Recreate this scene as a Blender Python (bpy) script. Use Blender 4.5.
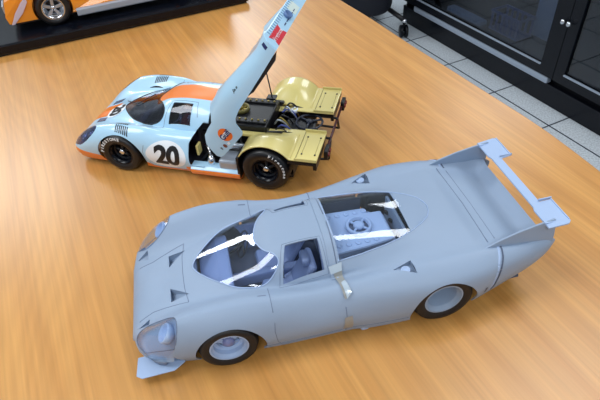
import bpy, bmesh, math, random
import numpy as np
from mathutils import Vector, Matrix
from mathutils.bvhtree import BVHTree
random.seed(4)
SC = bpy.context.scene
for o in list(bpy.data.objects): bpy.data.objects.remove(o)
COL = SC.collection
R = math.radians
TABLE_Z = 0.7546

# ------------------------------------------------------------------ camera
cd = bpy.data.cameras.new('camera'); cam = bpy.data.objects.new('camera', cd); COL.objects.link(cam)
cd.sensor_width = 36; cd.lens = 519.603/600*36; cd.clip_start = .01
th, ro = R(41.7947), R(-4.046)
fw = Vector((0, math.cos(th), -math.sin(th))); rt = Vector((1, 0, 0)); up = rt.cross(fw)
rt2 = rt*math.cos(ro)+up*math.sin(ro); up2 = -rt*math.sin(ro)+up*math.cos(ro)
cam.matrix_world = Matrix(((rt2.x, up2.x, -fw.x, 0), (rt2.y, up2.y, -fw.y, 0), (rt2.z, up2.z, -fw.z, TABLE_Z+.4069), (0, 0, 0, 1)))
SC.camera = cam
# ------------------------------------------------------------------ world and ceiling lights
w = bpy.data.worlds.new('room light'); SC.world = w; w.use_nodes = True
w.node_tree.nodes['Background'].inputs[0].default_value = (.80, .90, 1.0, 1); w.node_tree.nodes['Background'].inputs[1].default_value = .50
def area(x, y, sx, sy, rot, e, col=(.93, .97, 1)):
    l = bpy.data.lights.new('ceiling_panel_light', 'AREA'); l.shape = 'RECTANGLE'; l.size = sx; l.size_y = sy; l.energy = e; l.color = col
    o = bpy.data.objects.new('ceiling_panel_light', l); COL.objects.link(o); o.location = (x, y, TABLE_Z+1.9); o.rotation_euler = (0, 0, R(rot))
for x, y, sx, sy, e in ((-1.35, .3, .95, 1.25, 30), (1.15, 1.05, .6, 1.2, 20), (-.2, -1.4, .6, 1.2, 26), (-2.15, 2.85, .50, 1.1, 38), (-.55, 5.0, 1.8, .8, 46), (1.6, 3.4, .6, 1.2, 17), (2.4, -.6, .6, 1.2, 17)):
    area(x, y, sx, sy, -66, e)
SC.view_settings.view_transform = 'Standard'; SC.view_settings.look = 'None'; SC.view_settings.gamma = 1
SC.view_settings.use_curve_mapping = False; SC.view_settings.exposure = 0.0

# ------------------------------------------------------------------ materials
def srgb(r, g, b): 
    f = lambda c: (c/255/12.92) if c/255 <= .04045 else ((c/255+.055)/1.055)**2.4
    return (f(r), f(g), f(b), 1)
def mat(name, col, rough=.5, metal=0, coat=0, spec=.5, bump=0, bscale=400, vary=0):
    m = bpy.data.materials.new(name); m.use_nodes = True; nt = m.node_tree; b = nt.nodes['Principled BSDF']
    b.inputs['Base Color'].default_value = col; b.inputs['Roughness'].default_value = rough; b.inputs['Metallic'].default_value = metal
    b.inputs['Coat Weight'].default_value = coat; b.inputs['Coat Roughness'].default_value = .05; b.inputs['Specular IOR Level'].default_value = spec
    tc = nt.nodes.new('ShaderNodeTexCoord'); n = nt.nodes.new('ShaderNodeTexNoise'); n.inputs['Scale'].default_value = bscale; n.inputs['Detail'].default_value = 3
    nt.links.new(tc.outputs['Object'], n.inputs['Vector'])
    if vary:
        mx = nt.nodes.new('ShaderNodeMix'); mx.data_type = 'RGBA'; mx.blend_type = 'MULTIPLY'; mx.inputs[0].default_value = vary
        mx.inputs[6].default_value = col; nt.links.new(n.outputs['Fac'], mx.inputs[7]); nt.links.new(mx.outputs[2], b.inputs['Base Color'])
    if bump:
        bp = nt.nodes.new('ShaderNodeBump'); bp.inputs['Strength'].default_value = bump; bp.inputs['Distance'].default_value = .0005
        nt.links.new(n.outputs['Fac'], bp.inputs['Height']); nt.links.new(bp.outputs[0], b.inputs['Normal'])
    return m
def glass(name, tint, gloss=1.0, rough=.02):
    m = bpy.data.materials.new(name); m.use_nodes = True; nt = m.node_tree; nt.nodes.clear()
    out = nt.nodes.new('ShaderNodeOutputMaterial'); t = nt.nodes.new('ShaderNodeBsdfTransparent'); g = nt.nodes.new('ShaderNodeBsdfGlossy')
    t.inputs[0].default_value = tint; g.inputs[0].default_value = (1, 1, 1, 1); g.inputs['Roughness'].default_value = rough
    lw = nt.nodes.new('ShaderNodeLayerWeight'); lw.inputs[0].default_value = .5; mx = nt.nodes.new('ShaderNodeMixShader')
    pw = nt.nodes.new('ShaderNodeMath'); pw.operation = 'POWER'; pw.inputs[1].default_value = 4.5; nt.links.new(lw.outputs['Facing'], pw.inputs[0])
    mul = nt.nodes.new('ShaderNodeMath'); mul.operation = 'MULTIPLY_ADD'; mul.inputs[1].default_value = .9*gloss; mul.inputs[2].default_value = .045*gloss; mul.use_clamp = True
    nt.links.new(pw.outputs[0], mul.inputs[0]); nt.links.new(mul.outputs[0], mx.inputs[0]); nt.links.new(t.outputs[0], mx.inputs[1]); nt.links.new(g.outputs[0], mx.inputs[2])
    nt.links.new(mx.outputs[0], out.inputs[0]); return m
M = {}
M['grey'] = mat('grey primer', srgb(143, 161, 185), .50, spec=.35, bump=.12, bscale=900)
M['grey_light'] = mat('pale blue grey plastic', srgb(160, 182, 216), .45, spec=.4, bump=.1)
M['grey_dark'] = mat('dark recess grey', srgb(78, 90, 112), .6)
M['grey_in'] = mat('blue grey cockpit plastic', srgb(128, 148, 192), .5, bump=.1)
M['groove'] = mat('panel gap', srgb(108, 122, 146), .7)
M['black'] = mat('satin black plastic', srgb(16, 17, 22), .4, bump=.15)
M['gloss_black'] = mat('gloss black lacquer', srgb(9, 12, 21), .25, spec=.28)
M['tyre'] = mat('black rubber', srgb(17, 18, 22), .6, bump=.3, bscale=1500)
M['tyre_shiny'] = mat('slick black rubber', srgb(17, 18, 22), .38, bump=.1, bscale=1500)
M['white_ink'] = mat('white lettering', srgb(232, 235, 238), .5)
M['black_ink'] = mat('black lettering', srgb(14, 15, 20), .4)
M['chrome'] = mat('chrome', srgb(215, 218, 224), .18, 1)
M['silver'] = mat('silver paint', srgb(176, 184, 196), .35, .6, bump=.2)
M['gold'] = mat('olive gold paint', srgb(220, 204, 130), .3, 0, coat=.5)
M['gold_dark'] = mat('dark olive trim', srgb(122, 112, 60), .4)
M['orange'] = mat('orange paint', srgb(240, 126, 42), .3, coat=.5)
M['orange_body'] = mat('bright orange paint', srgb(246, 150, 36), .3, coat=.5)
M['orange_ink'] = mat('orange decal', srgb(243, 112, 40), .35)
M['navy_ink'] = mat('navy lettering', srgb(24, 36, 92), .4)
M['red_ink'] = mat('red decal', srgb(206, 30, 48), .4)
M['white_paint'] = mat('white decal', srgb(234, 240, 246), .35)
M['red'] = mat('red fabric', srgb(150, 36, 48), .7)
M['lamp_red'] = mat('red lens', srgb(112, 30, 38), .25)
M['brass'] = mat('brass fittings', srgb(150, 132, 66), .35, .7)
M['cable_blue'] = mat('blue hose', srgb(58, 74, 150), .4)
M['steel'] = mat('brushed steel', srgb(166, 178, 194), .38, .3, bump=.2)
M['tape'] = mat('beige masking tape', srgb(150, 152, 150), .4, coat=.3)
M['glue'] = mat('clear sticky tape', srgb(176, 192, 206), .12, coat=1)
M['lens_dark'] = mat('dark headlamp interior', srgb(84, 100, 128), .25, coat=.8)
M['clear'] = glass('clear plastic', (.93, .96, 1, 1), 1.0)
M['smoke'] = glass('smoked plastic', (.58, .62, .78, 1), 1.2)
M['side_smoke'] = glass('dark side glass', (.5, .52, .62, 1), 1.0)
M['cab_glass'] = glass('cabinet glass', (.50, .56, .66, 1), 1.3, .03)

def wood():
    m = bpy.data.materials.new('cherry wood laminate'); m.use_nodes = True; nt = m.node_tree; b = nt.nodes['Principled BSDF']; L = nt.links.new
    N = nt.nodes.new
    tc = N('ShaderNodeTexCoord'); mp = N('ShaderNodeMapping'); mp.inputs['Rotation'].default_value = (0, 0, R(66)); L(tc.outputs['Object'], mp.inputs['Vector'])
    # x of mp runs along the grain
    st = N('ShaderNodeMapping'); st.inputs['Scale'].default_value = (1.3, 30, 1); L(mp.outputs[0], st.inputs['Vector'])
    n1 = N('ShaderNodeTexNoise'); n1.inputs['Scale'].default_value = 1.6; n1.inputs['Detail'].default_value = 4; n1.inputs['Distortion'].default_value = .6; L(st.outputs[0], n1.inputs['Vector'])
    st2 = N('ShaderNodeMapping'); st2.inputs['Scale'].default_value = (7, 330, 1); L(mp.outputs[0], st2.inputs['Vector'])
    n2 = N('ShaderNodeTexNoise'); n2.inputs['Scale'].default_value = 1; n2.inputs['Detail'].default_value = 3; L(st2.outputs[0], n2.inputs['Vector'])
    # cathedral rings: contour lines of a stretched noise
    st3 = N('ShaderNodeMapping'); st3.inputs['Scale'].default_value = (1.0, 7, 1); st3.inputs['Location'].default_value = (3.1, .4, 0); L(mp.outputs[0], st3.inputs['Vector'])
    n3 = N('ShaderNodeTexNoise'); n3.inputs['Scale'].default_value = 1.1; n3.inputs['Detail'].default_value = 1; L(st3.outputs[0], n3.inputs['Vector'])
    mu = N('ShaderNodeMath'); mu.operation = 'MULTIPLY'; mu.inputs[1].default_value = 150; L(n3.outputs['Fac'], mu.inputs[0])
    si = N('ShaderNodeMath'); si.operation = 'SINE'; L(mu.outputs[0], si.inputs[0])
    r1 = N('ShaderNodeValToRGB'); e = r1.color_ramp.elements
    e[0].position = .3; e[0].color = srgb(189, 132, 68); e[1].position = .72; e[1].color = srgb(206, 151, 83)
    L(n1.outputs['Fac'], r1.inputs[0])
    ma = N('ShaderNodeMath'); ma.operation = 'MULTIPLY_ADD'; ma.inputs[1].default_value = .028; ma.inputs[2].default_value = .97; L(si.outputs[0], ma.inputs[0])
    mb = N('ShaderNodeMath'); mb.operation = 'MULTIPLY_ADD'; mb.inputs[1].default_value = .40; mb.inputs[2].default_value = .80; L(n2.outputs['Fac'], mb.inputs[0])
    mc = N('ShaderNodeMath'); mc.operation = 'MULTIPLY'; L(ma.outputs[0], mc.inputs[0]); L(mb.outputs[0], mc.inputs[1])
    mx = N('ShaderNodeMix'); mx.data_type = 'RGBA'; mx.blend_type = 'MULTIPLY'; mx.inputs[0].default_value = 1; L(r1.outputs[0], mx.inputs[6]); L(mc.outputs[0], mx.inputs[7])
    L(mx.outputs[2], b.inputs['Base Color']); b.inputs['Roughness'].default_value = .30; b.inputs['Specular IOR Level'].default_value = .5
    bp = N('ShaderNodeBump'); bp.inputs['Strength'].default_value = .12; bp.inputs['Distance'].default_value = .0004; L(n2.outputs['Fac'], bp.inputs['Height']); L(bp.outputs[0], b.inputs['Normal'])
    return m
M['wood'] = wood()
PHI = R(-65.7765)
def floor_mat():
    m = bpy.data.materials.new('speckled grey floor tiles'); m.use_nodes = True; nt = m.node_tree; b = nt.nodes['Principled BSDF']; L = nt.links.new; N = nt.nodes.new
    tc = N('ShaderNodeTexCoord'); mp = N('ShaderNodeMapping'); mp.vector_type = 'TEXTURE'
    # tile corner at base + n*-0.092, axes along the cabinets
    d = Vector((math.cos(PHI), math.sin(PHI))); n = Vector((-d.y, d.x)); o = Vector((.9289, 1.9357))+n*-.092+d*.006
    mp.inputs['Location'].default_value = (o.x, o.y, 0); mp.inputs['Rotation'].default_value = (0, 0, PHI); L(tc.outputs['Object'], mp.inputs['Vector'])
    br = N('ShaderNodeTexBrick'); br.offset = 0; br.inputs['Scale'].default_value = 1; br.inputs['Brick Width'].default_value = .2945; br.inputs['Row Height'].default_value = .2945
    br.inputs['Mortar Size'].default_value = .0035; br.inputs['Mortar Smooth'].default_value = .1; br.inputs['Color1'].default_value = srgb(212, 220, 226); br.inputs['Color2'].default_value = srgb(204, 214, 222); br.inputs['Mortar'].default_value = srgb(40, 50, 66)
    L(mp.outputs[0], br.inputs['Vector'])
    nz = N('ShaderNodeTexNoise'); nz.inputs['Scale'].default_value = 160; nz.inputs['Detail'].default_value = 3; L(tc.outputs['Object'], nz.inputs['Vector'])
    rp = N('ShaderNodeValToRGB'); rp.color_ramp.elements[0].position = .35; rp.color_ramp.elements[0].color = (.6, .6, .62, 1); rp.color_ramp.elements[1].position = .6; rp.color_ramp.elements[1].color = (1, 1, 1, 1); L(nz.outputs['Fac'], rp.inputs[0])
    mx = N('ShaderNodeMix'); mx.data_type = 'RGBA'; mx.blend_type = 'MULTIPLY'; mx.inputs[0].default_value = .8; L(br.outputs['Color'], mx.inputs[6]); L(rp.outputs[0], mx.inputs[7])
    L(mx.outputs[2], b.inputs['Base Color']); b.inputs['Roughness'].default_value = .4
    return m
M['floor'] = floor_mat()
def blue_paint():
    """light blue with orange centre stripe and orange lower edge, laid out in the body's own coordinates"""
    m = bpy.data.materials.new('light blue paint with orange stripes'); m.use_nodes = True; nt = m.node_tree; b = nt.nodes['Principled BSDF']; L = nt.links.new; N = nt.nodes.new
    tc = N('ShaderNodeTexCoord'); s = N('ShaderNodeSeparateXYZ'); L(tc.outputs['Object'], s.inputs[0])
    def mth(op, a, b_=None):
        n = N('ShaderNodeMath'); n.operation = op
        for i, v in enumerate((a, b_)):
            if v is None: continue
            if isinstance(v, (int, float)): n.inputs[i].default_value = v
            else: L(v, n.inputs[i])
        return n.outputs[0]
    X, Y, Z = s.outputs; ay = mth('ABSOLUTE', Y)
    # roof stripe: widens from the screen to full roof width
    roof = mth('MULTIPLY', mth('LESS_THAN', ay, .0165), mth('GREATER_THAN', X, .012))
    nose = mth('MULTIPLY', mth('LESS_THAN', ay, mth('MULTIPLY_ADD' if False else 'ADD', .015, 0.0)), mth('LESS_THAN', X, -.040))
    # lower edge: orange below a line, lower towards the wheel arch
    low1 = mth('MULTIPLY', mth('LESS_THAN', Z, mth('SUBTRACT', .0185, mth('MULTIPLY', mth('ADD', X, .025), .12))), mth('LESS_THAN', X, -.01))
    edge = mth('MAXIMUM', .0105, mth('SUBTRACT', .020, mth('MULTIPLY', mth('ABSOLUTE', mth('SUBTRACT', X, .028)), .75)))
    edge = mth('MAXIMUM', edge, mth('MULTIPLY', .0165, mth('GREATER_THAN', X, .086)))
    low2 = mth('MULTIPLY', mth('LESS_THAN', Z, edge), mth('GREATER_THAN', X, -.01))
    fac = mth('MINIMUM', mth('ADD', mth('ADD', roof, nose), mth('ADD', low1, low2)), 1)
    mx = N('ShaderNodeMix'); mx.data_type = 'RGBA'; L(fac, mx.inputs[0]); mx.inputs[6].default_value = srgb(172, 212, 238); mx.inputs[7].default_value = srgb(240, 128, 44)
    L(mx.outputs[2], b.inputs['Base Color']); b.inputs['Roughness'].default_value = .28; b.inputs['Coat Weight'].default_value = .6; b.inputs['Coat Roughness'].default_value = .04
    return m
M['blue'] = blue_paint()
M['blue_plain'] = mat('light blue paint', srgb(172, 212, 238), .28, coat=.6)
M['blue_inner'] = mat('pale blue inner panel', srgb(120, 160, 196), .5)

# ------------------------------------------------------------------ helpers
def link(name, me, m=None, parent=None, smooth=False):
    o = bpy.data.objects.new(name, me); COL.objects.link(o)
    if m is not None:
        me.materials.clear(); me.materials.append(m)
    if smooth:
        for p in me.polygons: p.use_smooth = True
    if parent is not None: o.parent = parent
    return o
def obj(name, bm, m, parent=None, smooth=False, bevel=0, label=None, seg=2):
    bmesh.ops.recalc_face_normals(bm, faces=bm.faces)
    me = bpy.data.meshes.new(name); bm.to_mesh(me); bm.free()
    o = link(name, me, M[m] if isinstance(m, str) else m, parent, smooth)
    if bevel:
        b = o.modifiers.new('bevel', 'BEVEL'); b.width = bevel; b.segments = seg; b.limit_method = 'ANGLE'; b.angle_limit = R(35)
    if label: o['label'] = label
    return o
def thing(name, label, cat, loc=(0, 0, 0), rz=0, group=None):
    o = bpy.data.objects.new(name, None); COL.objects.link(o); o.empty_display_size = .02
    o.location = loc; o.rotation_euler = (0, 0, rz); o['label'] = label; o['category'] = cat
    if group: o['group'] = group
    return o
def tag(o, label, cat, group=None):
    o['label'] = label; o['category'] = cat
    if group: o['group'] = group
    return o
def struct(o): o['kind'] = 'structure'; return o
def box(bm, c, s, rot=None):
    vs = []
    for dx in (-.5, .5):
        for dy in (-.5, .5):
            for dz in (-.5, .5):
                v = Vector((dx*s[0], dy*s[1], dz*s[2]))
                if rot is not None: v = rot @ v
                vs.append(bm.verts.new(v+Vector(c)))
    for f in ((0, 1, 3, 2), (4, 6, 7, 5), (0, 4, 5, 1), (2, 3, 7, 6), (0, 2, 6, 4), (1, 5, 7, 3)): bm.faces.new([vs[i] for i in f])
    return bm
def prism(bm, poly, axis, a, b):
    """poly: 2D points; extruded along axis from a to b.  axis 'z': (x,y); 'y': (x,z); 'x': (y,z)"""
    def P(p, t):
        return {'z': (p[0], p[1], t), 'y': (p[0], t, p[1]), 'x': (t, p[0], p[1])}[axis]
    A = [bm.verts.new(P(p, a)) for p in poly]; B = [bm.verts.new(P(p, b)) for p in poly]
    bm.faces.new(A); bm.faces.new(B[::-1]); n = len(poly)
    for i in range(n): bm.faces.new((A[i], A[(i+1) % n], B[(i+1) % n], B[i]))
    return bm
def tube(bm, pts, r, n=8, caps=True):
    pts = [Vector(p) for p in pts]; rings = []
    rr = r if isinstance(r, (list, tuple)) else [r]*len(pts)
    for i, p in enumerate(pts):
        t = (pts[min(i+1, len(pts)-1)]-pts[max(i-1, 0)]).normalized()
        u = t.cross(Vector((0, 0, 1)) if abs(t.z) < .9 else Vector((1, 0, 0))).normalized(); v = t.cross(u)
        rings.append([bm.verts.new(p+(u*math.cos(2*math.pi*k/n)+v*math.sin(2*math.pi*k/n))*rr[i]) for k in range(n)])
    for a, b in zip(rings, rings[1:]):
        for k in range(n): bm.faces.new((a[k], a[(k+1) % n], b[(k+1) % n], b[k]))
    if caps: bm.faces.new(rings[0][::-1]); bm.faces.new(rings[-1])
    return bm
def lathe(bm, prof, c=(0, 0, 0), axis='y', n=48, closed=False, caps=True):
    """prof: (radius, position along axis)"""
    rings = []
    for r, t in prof:
        ring = []
        for k in range(n):
            a = 2*math.pi*k/n; u, v = r*math.cos(a), r*math.sin(a)
            q = {'y': (u, t, v), 'z': (u, v, t), 'x': (t, u, v)}[axis]
            ring.append(bm.verts.new(Vector(q)+Vector(c)))
        rings.append(ring)
    pairs = list(zip(rings, rings[1:]))
    if closed: pairs.append((rings[-1], rings[0]))
    for a, b in pairs:
        for k in range(n): bm.faces.new((a[k], a[(k+1) % n], b[(k+1) % n], b[k]))
    if not closed and caps:
        if prof[0][0] > 1e-5: bm.faces.new(rings[0])
        if prof[-1][0] > 1e-5: bm.faces.new(rings[-1])
    bmesh.ops.remove_doubles(bm, verts=bm.verts, dist=1e-7)
    return bm
def curve2mesh(cu, name):
    o = bpy.data.objects.new(name, cu); COL.objects.link(o); dg = bpy.context.evaluated_depsgraph_get(); dg.update()
    me = bpy.data.meshes.new_from_object(o.evaluated_get(dg)); bpy.data.objects.remove(o); return me
def text_bm(s, size, extrude=0, bold=0, shear=0, space=1):
    cu = bpy.data.curves.new('lettering', 'FONT'); cu.body = s; cu.size = size; cu.extrude = extrude; cu.align_x = 'CENTER'; cu.align_y = 'CENTER'; cu.offset = bold; cu.shear = shear; cu.space_character = space; cu.resolution_u = 4
    me = curve2mesh(cu, 'lettering'); bm = bmesh.new(); bm.from_mesh(me); bpy.data.meshes.remove(me); return bm
def boolean(target, cutters, op='DIFFERENCE'):
    """cut one after the other, in the target's own coordinates"""
    par = target.parent; target.parent = None
    for bm in cutters:
        bmesh.ops.recalc_face_normals(bm, faces=bm.faces)
        me = bpy.data.meshes.new('cutter'); bm.to_mesh(me); bm.free(); o = bpy.data.objects.new('cutter', me); COL.objects.link(o)
        md = target.modifiers.new('b', 'BOOLEAN'); md.operation = op; md.solver = 'EXACT'; md.object = o
        bpy.context.view_layer.update()
        dg = bpy.context.evaluated_depsgraph_get()
        me = bpy.data.meshes.new_from_object(target.evaluated_get(dg)); target.modifiers.clear(); old = target.data; target.data = me
        bpy.data.meshes.remove(old); bpy.data.objects.remove(o)
    target.parent = par
    return target
def smooth_by_angle(me, ang=35):
    me.polygons.foreach_set('use_smooth', [True]*len(me.polygons))
    bm = bmesh.new(); bm.from_mesh(me)
    for e in bm.edges:
        if len(e.link_faces) == 2:
            e.smooth = e.calc_face_angle(0) < R(ang)
    bm.to_mesh(me); bm.free()

# ------------------------------------------------------------------ body surfaces (millimetres; x from the front axle towards the tail)
def interp_cr(xs, ys, x):
    """smooth (pchip) interpolation through table"""
    xs=np.asarray(xs,float);ys=np.asarray(ys,float);x=np.asarray(x,float)
    h=np.diff(xs);d=np.diff(ys)/h
    m=np.zeros(len(xs))
    for i in range(1,len(xs)-1):
        if d[i-1]*d[i]>0:
            w1=2*h[i]+h[i-1];w2=h[i]+2*h[i-1];m[i]=(w1+w2)/(w1/d[i-1]+w2/d[i])
    m[0]=d[0];m[-1]=d[-1]
    k=np.clip(np.searchsorted(xs,x,side='right')-1,0,len(h)-1)
    t=(x-xs[k])/h[k];t2=t*t;t3=t2*t
    return (2*t3-3*t2+1)*ys[k]+(t3-2*t2+t)*h[k]*m[k]+(-2*t3+3*t2)*ys[k+1]+(t3-t2)*h[k]*m[k+1]
def catmull(P,n):
    """centripetal Catmull-Rom through the points P (m,2), n samples per span"""
    P=np.asarray(P,float);m=len(P);out=[]
    E=np.vstack([2*P[0]-P[1],P,2*P[-1]-P[-2]])
    for i in range(m-1):
        p0,p1,p2,p3=E[i:i+4]
        t0=0;t1=t0+max(np.linalg.norm(p1-p0),1e-6)**.5;t2=t1+max(np.linalg.norm(p2-p1),1e-6)**.5;t3=t2+max(np.linalg.norm(p3-p2),1e-6)**.5
        for t in np.linspace(t1,t2,n,endpoint=False):
            A1=(t1-t)/(t1-t0)*p0+(t-t0)/(t1-t0)*p1;A2=(t2-t)/(t2-t1)*p1+(t-t1)/(t2-t1)*p2;A3=(t3-t)/(t3-t2)*p2+(t-t2)/(t3-t2)*p3
            B1=(t2-t)/(t2-t0)*A1+(t-t0)/(t2-t0)*A2;B2=(t3-t)/(t3-t1)*A2+(t-t1)/(t3-t1)*A3
            out.append((t2-t)/(t2-t1)*B1+(t-t1)/(t2-t1)*B2)
    out.append(P[-1]);return np.array(out)
# grey long-tail car, millimetres.  x from front axle towards the tail
GX=[-81,-77,-67,-50,-30,0,30,55,80,105,130,160,192,225,240,262,285,298,306]
GT={
'ys':[40,50,60,66,69,72,73,74,74,74,77,78,78,76,73,69,65,61,57],
'zs':[14,11, 8, 7, 6, 6, 6, 6, 6, 6, 6, 6, 8,11,14,20,28,33,38],
'yw':[42,55,66,73,77,80,80,79,79,79,81,84,86,84,80,75,70,65,60],
'zw':[16,17,19,22,25,27,27,27,27,27,28,30,32,34,36,39,43,46,48],
'y2':[42,54,64,71,75,77,76,73,71,72,75,80,83.5,81,78,73,68,64,60],
'z2':[19,24,31,40,47,51,50,47,46,47,49,51,54,55,54,54,54,54,53],
'y3':[40,48,57,62,63,63,63,62,62,62,63,65,66,66,66,65,62,60,57],
'z3':[21,29,41,53,61,64,62,57,54,55,57,61,64,64,63,61,59,58,56],
'y4':[28,34,38,40,40,42,45,48,49,50,52,54,55,55,55,55,53,52,50],
'z4':[20,25,32,40,46,51,54,53,52,53,55,59,62,63,61,57,50,56,57],
'y5':[20,26,28,28,31,38,43,46,48,48,47,46,44,42,42,42,42,41,40],
'z5':[20,25,31,38,44,50,54,55,55,57,59,61,63,64,61,57,49,56,57],
'y6':[14,18,19,18,21,28,34,38,39,39,38,36,33,30,30,30,30,30,30],
'z6':[20,25,31,38,45,53,62,67,68,68,67,66,65,64.5,61,57,49,56,57],
'y7':[8,10,10,10,12,15,20,25,27,27,26,24,22,18,18,18,18,18,18],
'z7':[20,25,32,38,46,55,65,75,77,76,73,70,67,65,61,57,49,56,57],
'z8':[20,26,33,39,46.5,55.5,66,76,78.5,78,75,72,68,65.5,61,57,49,56,57]}
KEYS=[('ys','zs'),('yw','zw'),('y2','z2'),('y3','z3'),('y4','z4'),('y5','z5'),('y6','z6'),('y7','z7'),(None,'z8')]
def sections(X,T,xq,n=6):
    V={k:interp_cr(X,v,xq) for k,v in T.items()};rows=[]
    for i,x in enumerate(xq):
        half=[(V[a][i] if a else 0.,V[b][i]) for a,b in KEYS]
        full=[(-y,z) for y,z in half]+[(y,z) for y,z in half[-2::-1]]
        c=catmull(full,n);rows.append([(x,y,z) for y,z in c])
    return np.array(rows)
# blue short-tail car (body up to the rear edge of the doors)
BX=[-78,-75,-66,-50,-30,0,30,55,80,105,130,160]
BT={
'ys':[50,58,66,68,69,70,70,71,71,71,72,73],
'zs':[12, 9, 8, 7, 7, 7, 7, 7, 7, 7, 7, 7],
'yw':[53,63,70,74,76,77,77,77,77,77,78,79],
'zw':[15,16,18,22,25,27,27,27,27,27,28,29],
'y2':[52,62,69,73,75,76,75,73,71,71,73,75],
'z2':[18,22,27,36,44,49,48,44,42,42,44,48],
'y3':[48,56,60,62,63,63,63,62,62,62,63,64],
'z3':[20,26,35,47,57,61,60,55,53,54,57,60],
'y4':[32,36,39,40,41,42,44,48,49,50,52,54],
'z4':[20,26,33,40,45,50,52,52,52,53,55,59],
'y5':[20,26,28,28,31,38,43,46,48,48,47,46],
'z5':[20,26,32,38,44,50,54,55,55,57,59,61],
'y6':[14,18,19,18,21,28,34,38,39,39,38,36],
'z6':[20,26,32,38,45,53,62,67,68,68,67,66],
'y7':[8,10,10,10,12,15,20,25,27,27,26,24],
'z7':[20,26,32,38,46,55,65,75,77,76,73,70],
'z8':[20,26,33,39,46.5,55.5,66,76,78.5,78,75,72]}
# ------------------------------------------------------------------ the room
def slab(name, x0, x1, y0, y1, z0, z1, m):
    bm = bmesh.new(); box(bm, ((x0+x1)/2, (y0+y1)/2, (z0+z1)/2), (x1-x0, y1-y0, z1-z0)); return struct(obj(name, bm, m))
M['paint'] = mat('pale wall paint', srgb(206, 210, 212), .8, vary=.1, bscale=20)
M['ceil'] = mat('white ceiling board', srgb(226, 228, 228), .85, bump=.2, bscale=60)
slab('floor', -4, 4.5, -3.5, 6.4, -.05, 0, 'floor')
slab('ceiling', -4, 4.5, -3.5, 6.4, 2.70, 2.75, 'ceil')
slab('wall_back', -4, 4.5, 6.4, 6.5, 0, 2.70, 'paint')

# table with a gently curved long edge
ys = [1.75, 1.056, .951, .832, .751, .655, .569, .517, .471, .3, 0, -.6]
xs_ = [-.20, .112, .161, .211, .248, .2905, .328, .346, .360, .397, .43, .44]
yy = np.linspace(-.6, 1.75, 60); xx = interp_cr(ys[::-1], xs_[::-1], yy)
poly = [(-1.35, -.6)]+list(zip(xx, yy))+[(-1.35, 1.75)]
desk = thing('conference_table', 'large conference table with cherry wood laminate top carrying the model cars', 'table', (-.4, .5, 0))
bm = bmesh.new(); prism(bm, [(x+.4, y-.5) for x, y in poly], 'z', TABLE_Z-.035, TABLE_Z)
obj('tabletop', bm, 'wood', desk, bevel=.002)
for lx, ly in ((-.75, -.95), (.35, -.95), (-.75, 1.0), (.02, 1.0)):
    bm = bmesh.new(); box(bm, (lx, ly, (TABLE_Z-.035)/2), (.08, .08, TABLE_Z-.035)); obj('leg', bm, 'black', desk, bevel=.004)

# black glass-fronted cabinet
cab = thing('display_cabinet', 'black cabinet with two dark glass doors and small round knobs standing behind the table', 'cabinet', (.9289, 1.9357, 0), PHI)
S0, S1, GAP = -.80, 1.12, .189
bm = bmesh.new(); box(bm, ((S0+S1)/2, .22, .0425), (S1-S0, .42, .085)); obj('plinth', bm, 'gloss_black', cab, bevel=.002)
bm = bmesh.new()
box(bm, ((S0+S1)/2, .425, .75), (S1-S0, .02, 1.33)); box(bm, (S0+.01, .23, .75), (.02, .40, 1.33)); box(bm, (S1-.01, .23, .75), (.02, .40, 1.33))
box(bm, (GAP, .24, .75), (.018, .36, 1.33)); box(bm, ((S0+S1)/2, .23, .105), (S1-S0, .40, .04)); box(bm, ((S0+S1)/2, .23, 1.41), (S1-S0, .40, .02))
obj('carcass', bm, 'gloss_black', cab)
bm = bmesh.new(); box(bm, ((-.70+.168)/2, .013, .1005), (.868, .028, .027)); obj('ledge_reflection', bm, 'steel', cab, bevel=.005, label='pale strip above the plinth standing in for reflected light')  # pale strip imitates the light reflected along the glossy ledge
for k, z in enumerate((.50, .90)):
    bm = bmesh.new(); box(bm, ((S0+S1)/2, .24, z), (S1-S0-.05, .34, .016)); obj('shelf', bm, 'gloss_black', cab)
for a, b, hx, sl, sr in ((S0, GAP-.0015, .1755, .056, .067), (GAP+.0015, S1, .2015, .044, .056)):
    st = .056; zb, zt = .117, 1.42; y0, y1 = -.002, .022
    bm = bmesh.new()
    box(bm, (a+sl/2, .010, (zb+zt)/2), (sl, .024, zt-zb)); box(bm, (b-sr/2, .010, (zb+zt)/2), (sr, .024, zt-zb))
    box(bm, ((a+sl+b-sr)/2, .010, zb+.02), (b-a-sl-sr, .024, .040)); box(bm, ((a+sl+b-sr)/2, .010, zt-.03), (b-a-sl-sr, .024, .06))
    d = obj('door', bm, 'gloss_black', cab)
    bm = bmesh.new(); box(bm, ((a+sl+b-sr)/2, .010, (zb+zt)/2-.01), (b-a-sl-sr, .005, zt-zb-.09)); obj('glass_pane', bm, 'cab_glass', d)
    bm = bmesh.new(); box(bm, ((a+sl+b-sr)/2, -.003, zb+.0385), (b-a-sl-sr, .008, .0045)); obj('glazing_bead', bm, 'steel', d)
    bm = bmesh.new(); lathe(bm, [(.003, 0), (.003, -.010), (.0085, -.013), (.0095, -.019), (.006, -.023), (0, -.024)], (hx, -.002, .346), 'y', 20); obj('knob', bm, 'chrome', d, smooth=True)
def on_cab(name, label, cat, s, y, z, size, m, group=None):
    d = Vector((math.cos(PHI), math.sin(PHI))); n = Vector((-d.y, d.x)); p = Vector((.9289, 1.9357))+d*s+n*y
    bm = bmesh.new(); box(bm, (0, 0, size[2]/2), size); o = obj(name, bm, m, bevel=.004)
    o.location = (p.x, p.y, z); o.rotation_euler = (0, 0, PHI); return tag(o, label, cat, group)
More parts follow.
